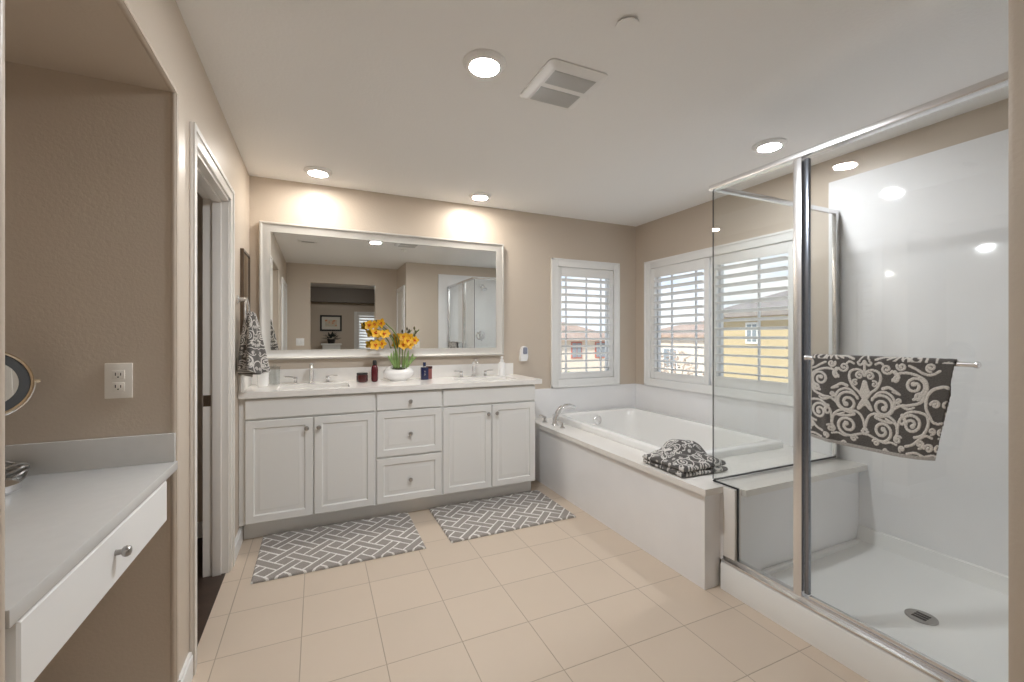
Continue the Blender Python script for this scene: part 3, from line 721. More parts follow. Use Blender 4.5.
# ------------------------------------------------------------------ woven patterns
PXW, PXH = 780, 540
def damask():
    """scrolls of the towel drawn about x=0 (mirrored), y down, in units of the photo's crop"""
    H, Wd = PXH, 400
    yy, xx = np.mgrid[0:H, 0:Wd].astype(np.float32)
    img = np.zeros((H, Wd), np.float32)
    def dot(x, y, r):
        if x < -r or x > Wd + r or y < -r or y > H + r: return
        x0, x1, y0, y1 = int(max(0, x - r - 2)), int(min(Wd, x + r + 3)), int(max(0, y - r - 2)), int(min(H, y + r + 3))
        if x1 <= x0 or y1 <= y0: return
        dd = np.hypot(xx[y0:y1, x0:x1] - x, yy[y0:y1, x0:x1] - y)
        img[y0:y1, x0:x1] = np.maximum(img[y0:y1, x0:x1], np.clip(r + .5 - dd, 0, 1))
    def stroke(pts, w0, w1):
        n = len(pts)
        # Catmull-Rom
        P = [np.array(p, float) for p in [pts[0]] + list(pts) + [pts[-1]]]
        for i in range(1, len(P) - 2):
            for k in range(24):
                t = k / 24
                q = .5 * ((2 * P[i]) + (P[i + 1] - P[i - 1]) * t + (2 * P[i - 1] - 5 * P[i] + 4 * P[i + 1] - P[i + 2]) * t * t + (3 * P[i] - P[i - 1] - 3 * P[i + 1] + P[i + 2]) * t ** 3)
                g = (i - 1 + t) / (n - 1); dot(q[0], q[1], w0 + (w1 - w0) * g)
    def spiral(cx, cy, r0, a0, turns, cw, w0=6, w1=4, end=8):
        n = int(60 * turns) + 10
        for k in range(n + 1):
            g = k / n; a = math.radians(a0) + (1 if cw else -1) * 2 * PI * turns * g; r = r0 * (1 - .78 * g)
            dot(cx + r * math.cos(a), cy + r * math.sin(a), w0 + (w1 - w0) * g)
        dot(cx + r * math.cos(a), cy + r * math.sin(a), end)
    # centre heart, fleur and flower
    spiral(28, 92, 26, 180, 1.25, True, 5, 4, 6)
    stroke([(4, 70), (40, 55), (78, 70), (86, 110), (66, 160), (34, 190), (10, 225)], 5, 6)
    spiral(52, 138, 20, 250, 1.0, True, 4, 3, 5)
    stroke([(0, 130), (10, 165), (18, 185), (8, 200), (0, 205)], 10, 6)
    for k in range(30): dot(0, 150 + 4 * k, 4 + 12 * math.sin(PI * k / 30) ** 2)
    stroke([(0, 225), (20, 255), (36, 290), (22, 280), (6, 262)], 8, 5)
    stroke([(0, 0), (10, 20), (26, 28), (36, 14), (26, 4)], 5, 4)
    stroke([(0, 60), (0, 30), (0, 0)], 6, 5)
    # big upper scroll and its leaf
    spiral(98, 262, 68, 215, 1.55, True, 6, 7, 14)
    stroke([(40, 232), (70, 190), (110, 178), (150, 200), (165, 240), (150, 290), (110, 318), (60, 320)], 5, 6)
    stroke([(100, 160), (130, 150), (160, 165), (190, 185), (150, 172)], 8, 3)
    # lower centre scroll
    spiral(98, 405, 62, 120, 1.5, False, 6, 7, 13)
    stroke([(0, 410), (12, 350), (40, 315), (90, 308), (140, 318), (172, 345), (186, 390), (180, 440)], 5, 6)
    stroke([(60, 330), (100, 345), (150, 350), (120, 332), (190, 362)], 7, 3)
    # upper outer scroll
    spiral(262, 130, 54, 60, 1.5, False, 6, 6, 12)
    stroke([(150, 110), (175, 70), (220, 60), (270, 72), (312, 100), (322, 150), (300, 190), (262, 205)], 5, 6)
    stroke([(160, 60), (178, 84), (168, 112), (150, 100)], 10, 4)
    spiral(118, 44, 30, 20, 1.25, True, 5, 4, 7)
    spiral(192, 26, 24, 200, 1.2, False, 5, 4, 7)
    stroke([(60, 20), (84, 10), (100, 22)], 5, 4)
    stroke([(230, 20), (262, 36), (300, 60), (340, 62), (370, 40)], 5, 5)
    spiral(330, 24, 24, 90, 1.2, True, 5, 4, 7)
    # middle branch
    stroke([(140, 290), (190, 250), (250, 238), (300, 218), (316, 180)], 6, 6)
    spiral(288, 192, 26, 0, 1.1, False, 6, 5, 8)
    spiral(188, 222, 16, 90, 1.1, True, 4, 4, 6)
    stroke([(210, 250), (240, 262), (270, 248)], 8, 3)
    # lower outer scroll
    spiral(262, 345, 54, 230, 1.5, True, 6, 6, 12)
    stroke([(186, 380), (200, 320), (240, 280), (290, 272), (338, 290), (350, 340), (330, 395), (285, 415)], 5, 6)
    stroke([(210, 300), (225, 330), (210, 350), (196, 330)], 9, 3)
    # outer arc
    stroke([(395, 125), (350, 145), (326, 190), (330, 250), (352, 290)], 7, 5)
    spiral(372, 225, 24, 180, 1.2, True, 5, 4, 7)
    stroke([(400, 330), (372, 320), (352, 290)], 5, 5)
    # bottom band of small curls and flower
    for k in range(6):
        a = PI / 3 * k; dot(0 + 14 * math.cos(a), 425 + 14 * math.sin(a), 8)
    spiral(62, 478, 20, 200, 1.2, True, 4, 4, 6)
    spiral(190, 440, 24, 320, 1.3, False, 5, 4, 7)
    spiral(218, 488, 18, 120, 1.2, True, 4, 4, 6)
    stroke([(20, 440), (60, 455), (110, 470), (150, 462), (185, 470)], 5, 4)
    spiral(318, 450, 24, 90, 1.2, False, 5, 4, 8)
    stroke([(240, 470), (280, 455), (310, 425), (345, 400), (380, 410)], 6, 5)
    spiral(372, 470, 26, 180, 1.2, True, 5, 4, 7)
    stroke([(250, 510), (300, 500), (350, 515), (395, 505)], 5, 4)
    spiral(120, 515, 18, 0, 1.2, True, 4, 4, 6)
    spiral(374, 372, 20, 90, 1.1, False, 4, 4, 6)
    return img
DAM = damask()
def dam(u, v, s=1.0):
    """u, v in metres on the cloth; s scales the pattern"""
    k = 1 / (.000603 * s)
    x = np.abs(((np.asarray(u) * k + 400) % 800) - 400); y = np.mod(np.asarray(v) * k, PXH)
    return DAM[np.clip(y.astype(int), 0, PXH - 1), np.clip(x.astype(int), 0, 399)]
def lattice(u, v):
    """interlocked double-line lattice: strips over and under, plain squares between"""
    p, w, ln = .128, .052, .0095
    a = (u + v) / math.sqrt(2); b = (u - v) / math.sqrt(2)
    ia, ib = np.floor(a / p), np.floor(b / p)
    fa, fb = a - ia * p - p / 2, b - ib * p - p / 2            # distance from the strip centre
    inA, inB = np.abs(fa) < w / 2, np.abs(fb) < w / 2
    edA, edB = np.abs(np.abs(fa) - w / 2) < ln / 2, np.abs(np.abs(fb) - w / 2) < ln / 2
    over = np.mod(ia + ib, 2) < 1                              # strip A on top at this crossing
    onA = np.abs(fb) < w / 2 + ln / 2; onB = np.abs(fa) < w / 2 + ln / 2
    lineA = edA & ~(onA & ~over); lineB = edB & ~(onB & over)
    return (lineA | lineB).astype(np.float32)

def grid_obj(name, P, wov, m, parent=None, closed_u=False, thick=0.0, tagd=None):
    """P: (n, k, 3) world points; wov: (n, k) pattern; linked as one mesh with the attribute 'woven'"""
    n, k, _ = P.shape
    vs = P.reshape(-1, 3); og = np.array([(vs[:, 0].min() + vs[:, 0].max()) / 2, (vs[:, 1].min() + vs[:, 1].max()) / 2, vs[:, 2].min()])
    idx = np.arange(n * k).reshape(n, k)
    if closed_u: idx = np.vstack([idx, idx[:1]])
    fs = np.stack([idx[:-1, :-1], idx[1:, :-1], idx[1:, 1:], idx[:-1, 1:]], -1).reshape(-1, 4)
    me = bpy.data.meshes.new(name); me.from_pydata((vs - og).tolist(), [], fs.tolist())
    at = me.attributes.new('woven', 'FLOAT', 'POINT'); at.data.foreach_set('value', wov.reshape(-1).astype(np.float32))
    me.materials.append(M[m]); me.shade_smooth()
    o = bpy.data.objects.new(name, me); COL.objects.link(o)
    if parent: o.parent = parent; o.location = Vector(og) - world_loc(parent)
    else: o.location = Vector(og)
    if thick:
        s = o.modifiers.new('thickness', 'SOLIDIFY'); s.thickness = thick; s.offset = 0
    return o

# bath rugs
def rug_points(x0, x1, y0, y1):
    nu, nv = 300, 190
    u = np.linspace(0, x1 - x0, nu); v = np.linspace(0, y1 - y0, nv)
    U, V = np.meshgrid(u, v, indexing='ij')
    pat = lattice(U + .03, V + .02)
    e = np.minimum(np.minimum(U, (x1 - x0) - U), np.minimum(V, (y1 - y0) - V))
    rng = np.random.default_rng(3)
    h = .013 * np.clip(e / .006, 0.15, 1) ** .5 + .002 * pat + rng.uniform(-.0008, .0008, U.shape)
    P = np.stack([x0 + U, y0 + V, h], -1)
    # fold the border down to the floor
    P = np.pad(P, ((1, 1), (1, 1), (0, 0)), 'edge'); pat = np.pad(pat, 1, 'edge'); P[[0, -1], :, 2] = .0012; P[:, [0, -1], 2] = .0012
    return P, pat
P, pat = rug_points(.125, 1.045, 2.605, 3.180)
r1 = grid_obj('bath_rug', P, pat, 'rug'); tag(r1, 'grey lattice bath rug in front of the sink near the doorway', 'rug', 'grey lattice bath rugs')
r2 = r1.copy(); COL.objects.link(r2); r2.location = r1.location + Vector((1.077, .008, 0)); r2.rotation_euler[2] = math.radians(.6)
r2['label'] = 'grey lattice bath rug on the floor nearer the bathtub'

# ------------------------------------------------------------------ bathtub, deck and faucet
DZT = .520
dk = thing('tub_deck', 'white cultured marble tub deck with panelled front and shower ledge', 'tub surround', (2.85, 2.6, 0))
TX0, TX1, TY0_, TY1_ = 2.44, 3.40, 1.945, 3.535
hx0, hx1, hy0, hy1 = TX0 + .03, TX1 - .03, TY0_ + .03, TY1_ - .03
s = MB(); z0 = DZT - .033
s.box(2.216, XR - .010, 1.573, hy0, z0, DZT).box(2.216, XR - .010, hy1, YB - .010, z0, DZT).box(2.216, hx0, hy0, hy1, z0, DZT).box(hx1, XR - .010, hy0, hy1, z0, DZT)
s.box(2.392, XR - .028, 1.483, 1.573, z0, DZT)
obj('deck_slab', s, 'deck', dk, smooth=0)
obj('front_panel', MB().box(2.238, 2.262, 1.597, YB - .012, 0, z0), 'marble', dk, smooth=0)
obj('end_panel', MB().box(2.2622, 2.345, 1.597, 1.625, 0, z0).box(2.345, 2.392, 1.577, 1.625, .14, z0).box(2.392, XR - .029, 1.5275, 1.56, .03, z0), 'marble', dk, smooth=0)

tub = thing('bathtub', 'white rectangular drop-in bathtub under the windows', 'bathtub', ((TX0 + TX1) / 2, (TY0_ + TY1_) / 2, DZT))
def tl(i, z, r): return rrect(TX0 + i, TX1 - i, TY0_ + i, TY1_ - i, r, z)
def tlb(i, z, r, dy0=0, dy1=0): return rrect(TX0 + i, TX1 - i, TY0_ + i + dy0, TY1_ - i - dy1, r, z)
lo = [tl(.0, DZT + .001, .04), tl(.0, DZT + .034, .04), tl(.004, DZT + .043, .04), tl(.012, DZT + .047, .04), tl(.060, DZT + .047, .07), tl(.072, DZT + .042, .08), tl(.080, DZT + .030, .09),
      tlb(.095, DZT - .10, .11, .05, .0), tlb(.115, DZT - .28, .13, .12, .02), tlb(.150, DZT - .375, .14, .17, .03), tlb(.210, DZT - .395, .12, .2, .04)]
obj('tub_shell', MB().loops(lo, False, True), 'acrylic', tub, 50)
ov = MB().lathe([(.044, 0), (.046, .004), (.040, .010), (.026, .012), (.023, .010), (.010, .012)], (2.90, TY1_ - .088, DZT - .035), 28, 'y')
obj('overflow_plate', ov, 'chrome', tub)
obj('tub_drain', MB().lathe([(.03, 0), (.03, .004), (.01, .006)], (2.90, 3.2, DZT - .395), 24), 'chrome', tub)

tf = thing('tub_faucet', 'chrome arched roman tub faucet with two lever handles on the deck', 'faucet', (2.32, 3.28, DZT))
pt = [(2.325, 3.26, DZT + .004), (2.333, 3.261, DZT + .06), (2.352, 3.264, DZT + .105), (2.385, 3.268, DZT + .138), (2.43, 3.272, DZT + .156), (2.485, 3.278, DZT + .156), (2.535, 3.283, DZT + .138)]
obj('spout', MB().lathe([(.032, 0), (.032, .006), (.024, .014)], (2.325, 3.26, DZT), 24).tube(pt, [.026, .0255, .025, .024, .023, .021, .019], 14), 'chrome', tf)
for hx, hy in ((2.30, 3.40), (2.315, 3.12)):
    h = MB().lathe([(.026, 0), (.026, .006), (.015, .014), (.012, .035), (.017, .042), (.015, .054), (.005, .058)], (hx, hy, DZT), 20)
    hh = obj('handle', h, 'chrome', tf)
    obj('lever', MB().tube([(hx, hy, DZT + .05), (hx - .02, hy + .02, DZT + .060), (hx - .045, hy + .03, DZT + .062)], [.008, .007, .005], 10), 'chrome', hh)

# ------------------------------------------------------------------ shower
pan = thing('shower_pan', 'white shower base with a front curb and sloped floor', 'shower base', (2.9, 1.0, 0))
c = MB()
CX0, CX1_ = 2.325, 2.425
py0, py1 = YS + .0225, 1.575
prof = [(CX0, 0.0), (CX0, .128), (CX0 + .006, .139), (CX0 + .014, .142), (CX1_ - .012, .142), (CX1_, .135), (CX1_ + .01, .075), (CX1_ + .05, .050), (2.92, .040), (XR - .10, .050), (XR - .06, .065), (XR - .045, .11), (XR - .040, .14), (XR - .0285, .145), (XR - .0285, 0)]
c.prism(prof, 1, py0, 1.527); c.box(CX1_ + .02, XR - .0285, 1.500, 1.5268, .03, .070, .012)
c.prism([(CX0, 0), (CX0, .128), (CX0 + .006, .139), (CX0 + .014, .142), (2.390, .142), (2.390, 0)], 1, 1.527, 1.5755)
obj('pan_base', c, 'pan', pan, 40)
dr = obj('drain_cover', MB().lathe([(.056, -.004), (.056, .003), (.050, .0045), (.044, .0035), (.02, .0045)], (2.89, 1.00, .0425), 32), 'nickel', pan)
dh = MB()
for k in range(3): dh.box(2.862 + k * .020, 2.876 + k * .020, .975, 1.025, .0465, .0478)
obj('drain_slots', dh, 'gasket', dr)

en = thing('shower_enclosure', 'framed clear glass shower enclosure with chrome posts and header', 'shower enclosure', (GX, 1.2, .142))
HZ = 2.062
a = MB()
a.box(GX - .022, GX + .022, YS + .0225, GY + .015, HZ, HZ + .028, .004)
obj('header', a, 'alu', en)
a = MB(); a.box(GX + .0225, XR - .029, GY - .012, GY + .012, HZ, HZ + .026, .004)
obj('return_header', a, 'alu', en)
obj('post', MB().box(GX - .022, GX + .022, 1.178, 1.214, .168, HZ, .003), 'alu', en)
a = MB(); a.box(GX - .032, GX + .034, YS + .023, 1.5745, .1425, .153, .002).box(GX - .008, GX + .022, YS + .023, 1.5745, .153, .168, .002)
obj('bottom_track', a, 'alu', en)
obj('jamb_channel', MB().box(GX - .020, GX + .026, 1.505, 1.5725, .168, DZT - .0005, .002), 'deck', en)
obj('wall_channel', MB().box(GX - .016, GX + .016, YS + .0225, YS + .045, .168, HZ - .012, .002), 'alu', en)
obj('return_wall_channel', MB().box(XR - .066, XR - .0285, GY - .013, GY + .013, DZT + .001, HZ, .003), 'alu', en)
obj('return_track', MB().box(GX + .004, XR - .067, GY - .010, GY + .010, DZT + .0005, DZT + .010, .001), 'alu', en)
t4 = .004
fx = MB().prism([(1.2155, .169), (1.498, .169), (1.498, DZT + .010), (GY + .004, DZT + .010), (GY + .004, HZ - .001), (1.2155, HZ - .001)], 0, GX - t4, GX + t4)
fx = obj('fixed_panel', fx, 'glass', en, smooth=0)
gk = MB(); gk.box(GX - .005, GX + .005, 1.4985, 1.5045, .169, DZT + .009).box(GX - .005, GX + .005, 1.4985, GY + .004, DZT + .0035, DZT + .0095)
o = obj('seal', gk, 'gasket', fx); o['label'] = 'dark rubber seal'
rp = obj('return_panel', MB().box(GX + t4 + .001, XR - .05, GY - t4, GY + t4, DZT + .0105, HZ), 'glass', en, smooth=0)
o = obj('seal', MB().box(GX + .004, XR - .067, GY - .0055, GY + .0055, DZT + .0102, DZT + .0145).box(GX - .003, GX + .003, GY + .0042, GY + .0068, DZT + .0145, HZ), 'gasket', rp); o['label'] = 'dark rubber seal'
dg = obj('glass_door', MB().box(GX - t4, GX + t4, YS + .050, 1.1555, .185, HZ - .005), 'glass', en, smooth=0)
obj('door_sweep', MB().box(GX - .008, GX + .008, YS + .047, 1.1555, .170, .185, .002), 'alu', dg)
obj('hinge_strip', MB().box(GX - .010, GX + .008, 1.156, 1.174, .186, HZ - .010, .002), 'steel', dg)
BX, BZ = 2.295, 1.202
tb = MB().tube([(BX, 1.125, BZ), (BX, .628, BZ)], .0085, 12)
for yy in (1.105, .645): tb.tube([(BX, yy, BZ), (GX - .005, yy, BZ)], .007, 10)
tb.lathe([(.0095, 0), (.011, .003), (.011, .010), (.006, .013)], (BX, .628, BZ), 14, 'y').lathe([(.0095, 0), (.011, .003), (.011, .010), (.006, .013)], (BX, 1.125, BZ), 14, '-y')
obj('towel_bar', tb, 'alu', dg)

sh = thing('shower_sprayer', 'chrome shower head on a bent arm, seen in the mirror', 'shower head', (2.92, YS + .022, 2.12))
obj('arm', MB().tube([(2.92, YS + .022, 2.13), (2.92, YS + .09, 2.14), (2.92, YS + .14, 2.11)], .010, 10).lathe([(.028, 0), (.028, .006), (.012, .010)], (2.92, YS + .022, 2.13), 20, '-y'), 'chrome', sh)
hd = MB().lathe([(.010, 0), (.014, -.02), (.045, -.045), (.048, -.055), (.03, -.058)], (0, 0, 0), 24); hd.moved(Matrix.Translation((2.92, YS + .145, 2.10)) @ Matrix.Rotation(.5, 4, 'X'))
obj('spray_head', hd, 'chrome', sh)
sv = thing('shower_valve', 'round chrome shower valve with lever, seen in the mirror', 'shower valve', (2.90, YS + .022, 1.24))
obj('valve_plate', MB().lathe([(.075, 0), (.075, .004), (.06, .010), (.03, .014), (.026, .05), (.02, .055)], (2.90, YS + .022, 1.31), 32, '-y'), 'chrome', sv)
obj('valve_lever', MB().tube([(2.90, YS + .07, 1.31), (2.90, YS + .085, 1.26), (2.90, YS + .085, 1.215)], [.010, .009, .007], 10), 'chrome', sv)

# bath towel over the bar
def bar_towel():
    nu, nv = 300, 330
    y_left, y_right = 1.098, .670
    front, back, R = .322, .30, .0135
    s = np.linspace(0, front + PI * R + back, nv)
    u = np.linspace(0, 1, nu)
    U, S = np.meshgrid(u, s, indexing='ij')
    drop = np.clip(front - S, 0, None)             # distance below the bar on the front face
    ang = np.clip((S - front) / R, 0, PI)
    bdrop = np.clip(S - front - PI * R, 0, None)
    x = BX - R * np.cos(ang); z = BZ + R * np.sin(ang) - drop - bdrop
    k = drop / front
    y = y_left + (y_right - y_left) * U
    # right edge tucks in towards the bottom, slight pleats
    k = np.where(drop > 0, k, np.clip(S - front - PI * R, 0, None) / front)
    y = y + k * (.046 * U ** 3) - .004 * k * np.sin(PI * U)
    fold = .006 * k * np.sin(9 * U + .6) + .010 * k * np.exp(-((U - .10 - .05 * k) / .035) ** 2)
    x = x - fold - .004 * k * (1 - U)
    x = np.where(drop > 0, np.minimum(x, BX - .0095), x)
    z = z - k * (.012 * U * (1 - U) * 4) + k * .004
    kb = bdrop / back; y = np.where(bdrop > 0, np.clip(y + .010 * kb * (U > .5), .69, 2), y)
    x = np.where(bdrop > 0, np.minimum(x + .004 * kb * np.sin(11 * U), GX - .010), x)
    cu = (U - .43) * .446
    pat = dam(cu, drop + np.where(S > front, S - front, 0) + .000)
    pat = np.where(drop > 0, pat, dam(cu, .2 + S))
    hem = (front - drop) < .012
    pat = np.where(hem, .55, pat)
    rng = np.random.default_rng(5)
    x = x - np.where(drop > 0, .0018 * pat, 0) + rng.uniform(-.0004, .0004, x.shape)
    return np.stack([x, y, z], -1), pat
P, pat = bar_towel()
o = grid_obj('bath_towel', P, pat, 'towel', thick=.006)
tag(o, 'grey damask towel draped over the chrome bar of the shower door', 'towel')

# folded towel on the deck corner, lying partly over the tub rim
def smooth(a, lo, hi):
    t = np.clip((a - lo) / (hi - lo), 0, 1); return t * t * (3 - 2 * t)
def folded(lx, ly, z_add, th, nu=150, nv=170, bump=0.0, seed=0, rot=0.0, c=(2.41, 1.90), off=(0, 0)):
    u = np.linspace(-1, 1, nu); v = np.linspace(-1, 1, nv)
    U, V = np.meshgrid(u, v, indexing='ij')
    sq = lambda a: np.sign(a) * (1 - (1 - np.abs(a)) ** 1.0)
    x = U * lx / 2; y = V * ly / 2
    # rounded outline
    rr = .03
    ex = lx / 2 - np.abs(x); ey = ly / 2 - np.abs(y)
    e = np.minimum(ex, ey)
    edge = np.sqrt(np.clip(1 - (1 - np.clip(e / (th * .55), 0, 1)) ** 2, 0, 1))
    wob = .006 * np.sin(x * 46 + seed) * np.cos(y * 38 + 2 * seed) + .004 * np.sin((x + y) * 70 + seed)
    X = c[0] + off[0] + x * math.cos(rot) - y * math.sin(rot); Y = c[1] + off[1] + x * math.sin(rot) + y * math.cos(rot)
    rim = smooth(X, 2.33, 2.45) * smooth(Y, 1.84, 1.95)
    bz = DZT + .003 + rim * .050 + z_add
    hill = bump * np.cos(np.clip((x - .01) / (lx * .5), -1, 1) * PI / 2) ** 1.0 * np.cos(np.clip((y - .01) / (ly * .52), -1, 1) * PI / 2) ** 1.0
    mid = bz + th / 2 + hill * .8
    topz = mid + (th / 2 * edge + (wob * .8 + hill * .3) * edge)
    botz = mid - th / 2 * edge
    top_ = np.stack([X, Y, topz], -1); bot = np.stack([X, Y, botz], -1)
    pat = dam(x + .05, y + .3, .85)
    P = np.concatenate([top_, bot[:, ::-1]], 1); W_ = np.concatenate([pat, pat[:, ::-1]], 1)
    return P, W_
ft = thing('folded_towel', 'folded grey damask towel lying on the tub deck corner', 'towel', (2.41, 1.90, DZT))
P, pat = folded(.335, .325, 0, .026, seed=1.0, rot=-.04); grid_obj('lower_fold', P, pat, 'towel', ft)
P, pat = folded(.33, .32, .027, .028, bump=.036, seed=2.3, rot=.03, off=(-.002, .004)); grid_obj('upper_fold', P, pat, 'towel', ft)

# towel ring and hand towel on the left wall
rgx, rgy, rgz = 0, 3.06, 1.515
tr_ = thing('towel_ring', 'brushed nickel open towel ring on the left wall by the mirror', 'towel ring', (0, rgy, 1.42))
obj('mount', MB().lathe([(.026, 0), (.026, .006), (.016, .012), (.010, .05), (.012, .055)], (0, rgy, rgz), 24, 'x'), 'alu', tr_)
rp_ = []
for k in range(25):
    a = math.radians(150 - 300 * k / 24); 
    rp_.append((.052, rgy + .075 * math.cos(a - PI / 2) * 1.0, rgz - .072 + .075 * math.sin(a + PI / 2) * 1.0))
rp_ = [(.052, rgy + .075 * math.sin(math.radians(a)), rgz - .075 + .075 * math.cos(math.radians(a))) for a in range(-120, 241, 10)]
obj('ring', MB().tube(rp_, .0055, 10), 'alu', tr_)
def hand_towel():
    nu, nv = 200, 200
    th = np.linspace(0, 2 * PI, nu, endpoint=False); v = np.linspace(0, 1, nv)
    A, V = np.meshgrid(th, v, indexing='ij')
    z = 1.445 - V * .375
    rx = .022 + .050 * V ** .75; ry = .030 + .120 * V ** .85
    lob = 1 + (.22 * V ** .5) * np.sin(4 * A + .8) + .10 * V * np.sin(7 * A)
    # pinch closed at the top and a thick hem turned in at the bottom
    cap = np.sqrt(np.clip(1 - ((.06 - V) / .06).clip(0, 1) ** 2, 0, 1)) * np.sqrt(np.clip(1 - ((V - .985) / .015).clip(0, 1) ** 2, .0, 1))
    x = .070 + .012 * V + rx * np.cos(A) * lob * cap; y = rgy + ry * np.sin(A) * lob * cap
    z = z - .020 * V ** 3 * np.cos(2 * A + 1.2) - .014 * V * np.sin(A)
    pat = dam((A - PI) * .075, V * .36, .72)
    return np.stack([np.maximum(x, .004), y, z], -1), pat
P, pat = hand_towel()
o = grid_obj('hand_towel', P, pat, 'towel', closed_u=True)
tag(o, 'grey damask hand towel bunched in the ring on the left wall', 'towel')

pf = thing('wall_mirror', 'small dark framed mirror on the left wall above the towel ring', 'mirror', (0, 3.32, 1.33))
a = MB(); X = .028
def frame_x(mb, y0, y1, z0, z1, w, d):
    mb.box(.001, d, y0, y0 + w, z0, z1).box(.001, d, y1 - w, y1, z0, z1).box(.001, d, y0 + w, y1 - w, z0, z0 + w).box(.001, d, y0 + w, y1 - w, z1 - w, z1)
frame_x(a, 3.172, 3.468, 1.30, 1.845, .014, .020)
obj('frame', a, 'bronze', pf)
obj('glass', MB().box(.001, .014, 3.186, 3.454, 1.314, 1.831), 'mirror', pf, smooth=0)

# ------------------------------------------------------------------ make-up desk in the alcove
DT = .862
ds = thing('makeup_desk', 'white built-in make-up desk with a shallow drawer in the alcove', 'desk', (-.3, 1.385, DT - .18))
obj('desk_top', MB()  .box(ALX + .002, .004, AL0 + .003, AL1 - .003, DT - .030, DT, .003), 'greytop', ds)
obj('side_splash', MB().box(ALX + .002, -.002, AL1 - .017, AL1 - .003, DT, DT + .097, .002), 'greytop', ds)
obj('apron', MB().box(ALX + .002, -.020, AL0 + .003, AL1 - .06, DT - .17, DT - .031), 'white', ds, smooth=0)
dw = MB().loops([[(-.0195, y, z) for y, z in ((AL0 + .035, DT - .168), (AL1 - .105, DT - .168), (AL1 - .105, DT - .036), (AL0 + .035, DT - .036))],
                 [(-.004, y, z) for y, z in ((AL0 + .035, DT - .168), (AL1 - .105, DT - .168), (AL1 - .105, DT - .036), (AL0 + .035, DT - .036))],
                 [(.000, y, z) for y, z in ((AL0 + .040, DT - .163), (AL1 - .110, DT - .163), (AL1 - .110, DT - .041), (AL0 + .040, DT - .041))]])
dw = obj('drawer', dw, 'white', ds, 20)
obj('knob', MB().lathe([(.007, 0), (.006, .012), (.0105, .015), (.013, .020), (.013, .024), (.010, .029), (.004, .031)], (0, 1.337, DT - .092), 20, 'x'), 'nickel', dw)

ot = thing('wall_outlet', 'ivory duplex outlet on the taupe alcove wall above the desk', 'outlet', (-.155, AL1, 1.085))
def outlet(parent, cx, cz, y, s):
    """plate in a y-plane; s=-1 faces -Y, +1 faces +Y"""
    def B(mb, x0, x1, d0, d1, z0, z1, b=0): return mb.box(x0, x1, y + s * d0, y + s * d1, z0, z1, b)
    obj('cover_plate', B(MB(), cx - .036, cx + .036, 0.0005, .006, cz - .058, cz + .058, .002), 'outlet', parent)
    for dz in (-.020, .020):
        rc = obj('receptacle', B(MB(), cx - .0165, cx + .0165, .006, .0085, cz + dz - .0145, cz + dz + .0145, .002), 'outlet', parent)
        m = MB(); B(m, cx - .008, cx - .0055, .0085, .0092, cz + dz - .003, cz + dz + .007); B(m, cx + .0055, cx + .008, .0085, .0092, cz + dz - .003, cz + dz + .006); B(m, cx - .002, cx + .002, .0085, .0092, cz + dz - .010, cz + dz - .006)
        obj('slots', m, 'slot', rc)
outlet(ot, -.155, 1.144, AL1, -1)
ot2 = thing('wall_outlet', 'white outlet by the shower surround, seen in the mirror behind the orchid', 'outlet', (1.864, YS, 1.12))
outlet(ot2, 1.864, 1.174, YS, 1)
sw = thing('light_switch', 'white double light switch, seen in the mirror', 'switch', (.195, YF, 1.14))
obj('cover_plate', MB().box(.14, .255, YF + .0005, YF + .006, 1.147, 1.263, .002), 'plastic', sw)
for cx in (.174, .221): obj('rocker', MB().box(cx - .016, cx + .016, YF + .006, YF + .010, 1.172, 1.238, .002), 'plastic', sw)

# magnifying mirror
mm = thing('makeup_mirror', 'round tilting make-up mirror on a chrome stand on the desk', 'mirror', (-.35, 1.66, DT))
C = Vector((-.385, 1.66, 1.160)); nrm = Vector((.62, -.78, .10)).normalized()
rot = nrm.to_track_quat('Z', 'Y').to_matrix().to_4x4(); Mx = Matrix.Translation(C) @ rot
hd = obj('mirror_head', MB().lathe([(.088, -.016), (.095, -.012), (.095, .006), (.091, .010), (.087, .008), (.087, .004)], (0, 0, 0), 48, cap1=False).moved(Mx), 'ring', mm)
obj('light_band', MB().lathe([(.0868, .0045), (.0868, .006), (.064, .006), (.064, .0045)], (0, 0, 0), 48, cap0=False, cap1=False).moved(Mx), 'charcoal', hd)
obj('mirror_glass', MB().lathe([(.0638, .001), (.0638, .006)], (0, 0, 0), 48).moved(Mx), 'mirror', hd)
yk = [tuple(Mx @ Vector((.112 * math.cos(a), .112 * math.sin(a), -.006))) for a in [math.radians(d) for d in range(180, 361, 10)]]
# fork below the head: half ring from side to side
u = Vector((0, 0, 1)).cross(nrm).normalized(); w = nrm.cross(u)
fk = [tuple(C - nrm * .004 + u * (.0965 * math.cos(a)) - w * (.0965 * abs(math.sin(a)))) for a in [PI * k / 20 for k in range(21)]]
obj('fork', MB().tube(fk, .004, 8), 'chrome', mm)
bt = C - w * .0965
px = [tuple(bt), (bt.x, bt.y, bt.z - .03), (bt.x, bt.y, DT + .03)]
obj('stand', MB().tube([tuple(bt), (bt.x + .003, bt.y, DT + .06), (bt.x + .003, bt.y, DT + .015)], .007, 10), 'chrome', mm)
obj('base', MB().lathe([(.062, 0), (.065, .004), (.065, .022), (.050, .030), (.012, .036)], (bt.x + .003, bt.y, DT), 36), 'chrome', mm)
for s in (-1, 1): obj('pivot_knob', MB().tube([C - nrm * .004 + u * (s * .094), C - nrm * .004 + u * (s * .108)], .005, 10), 'ring', mm)
wb_ = thing('wire_coil', 'coiled dark metal cord beside the make-up mirror base', 'cord', (-.405, 1.745, DT))
q = MB()
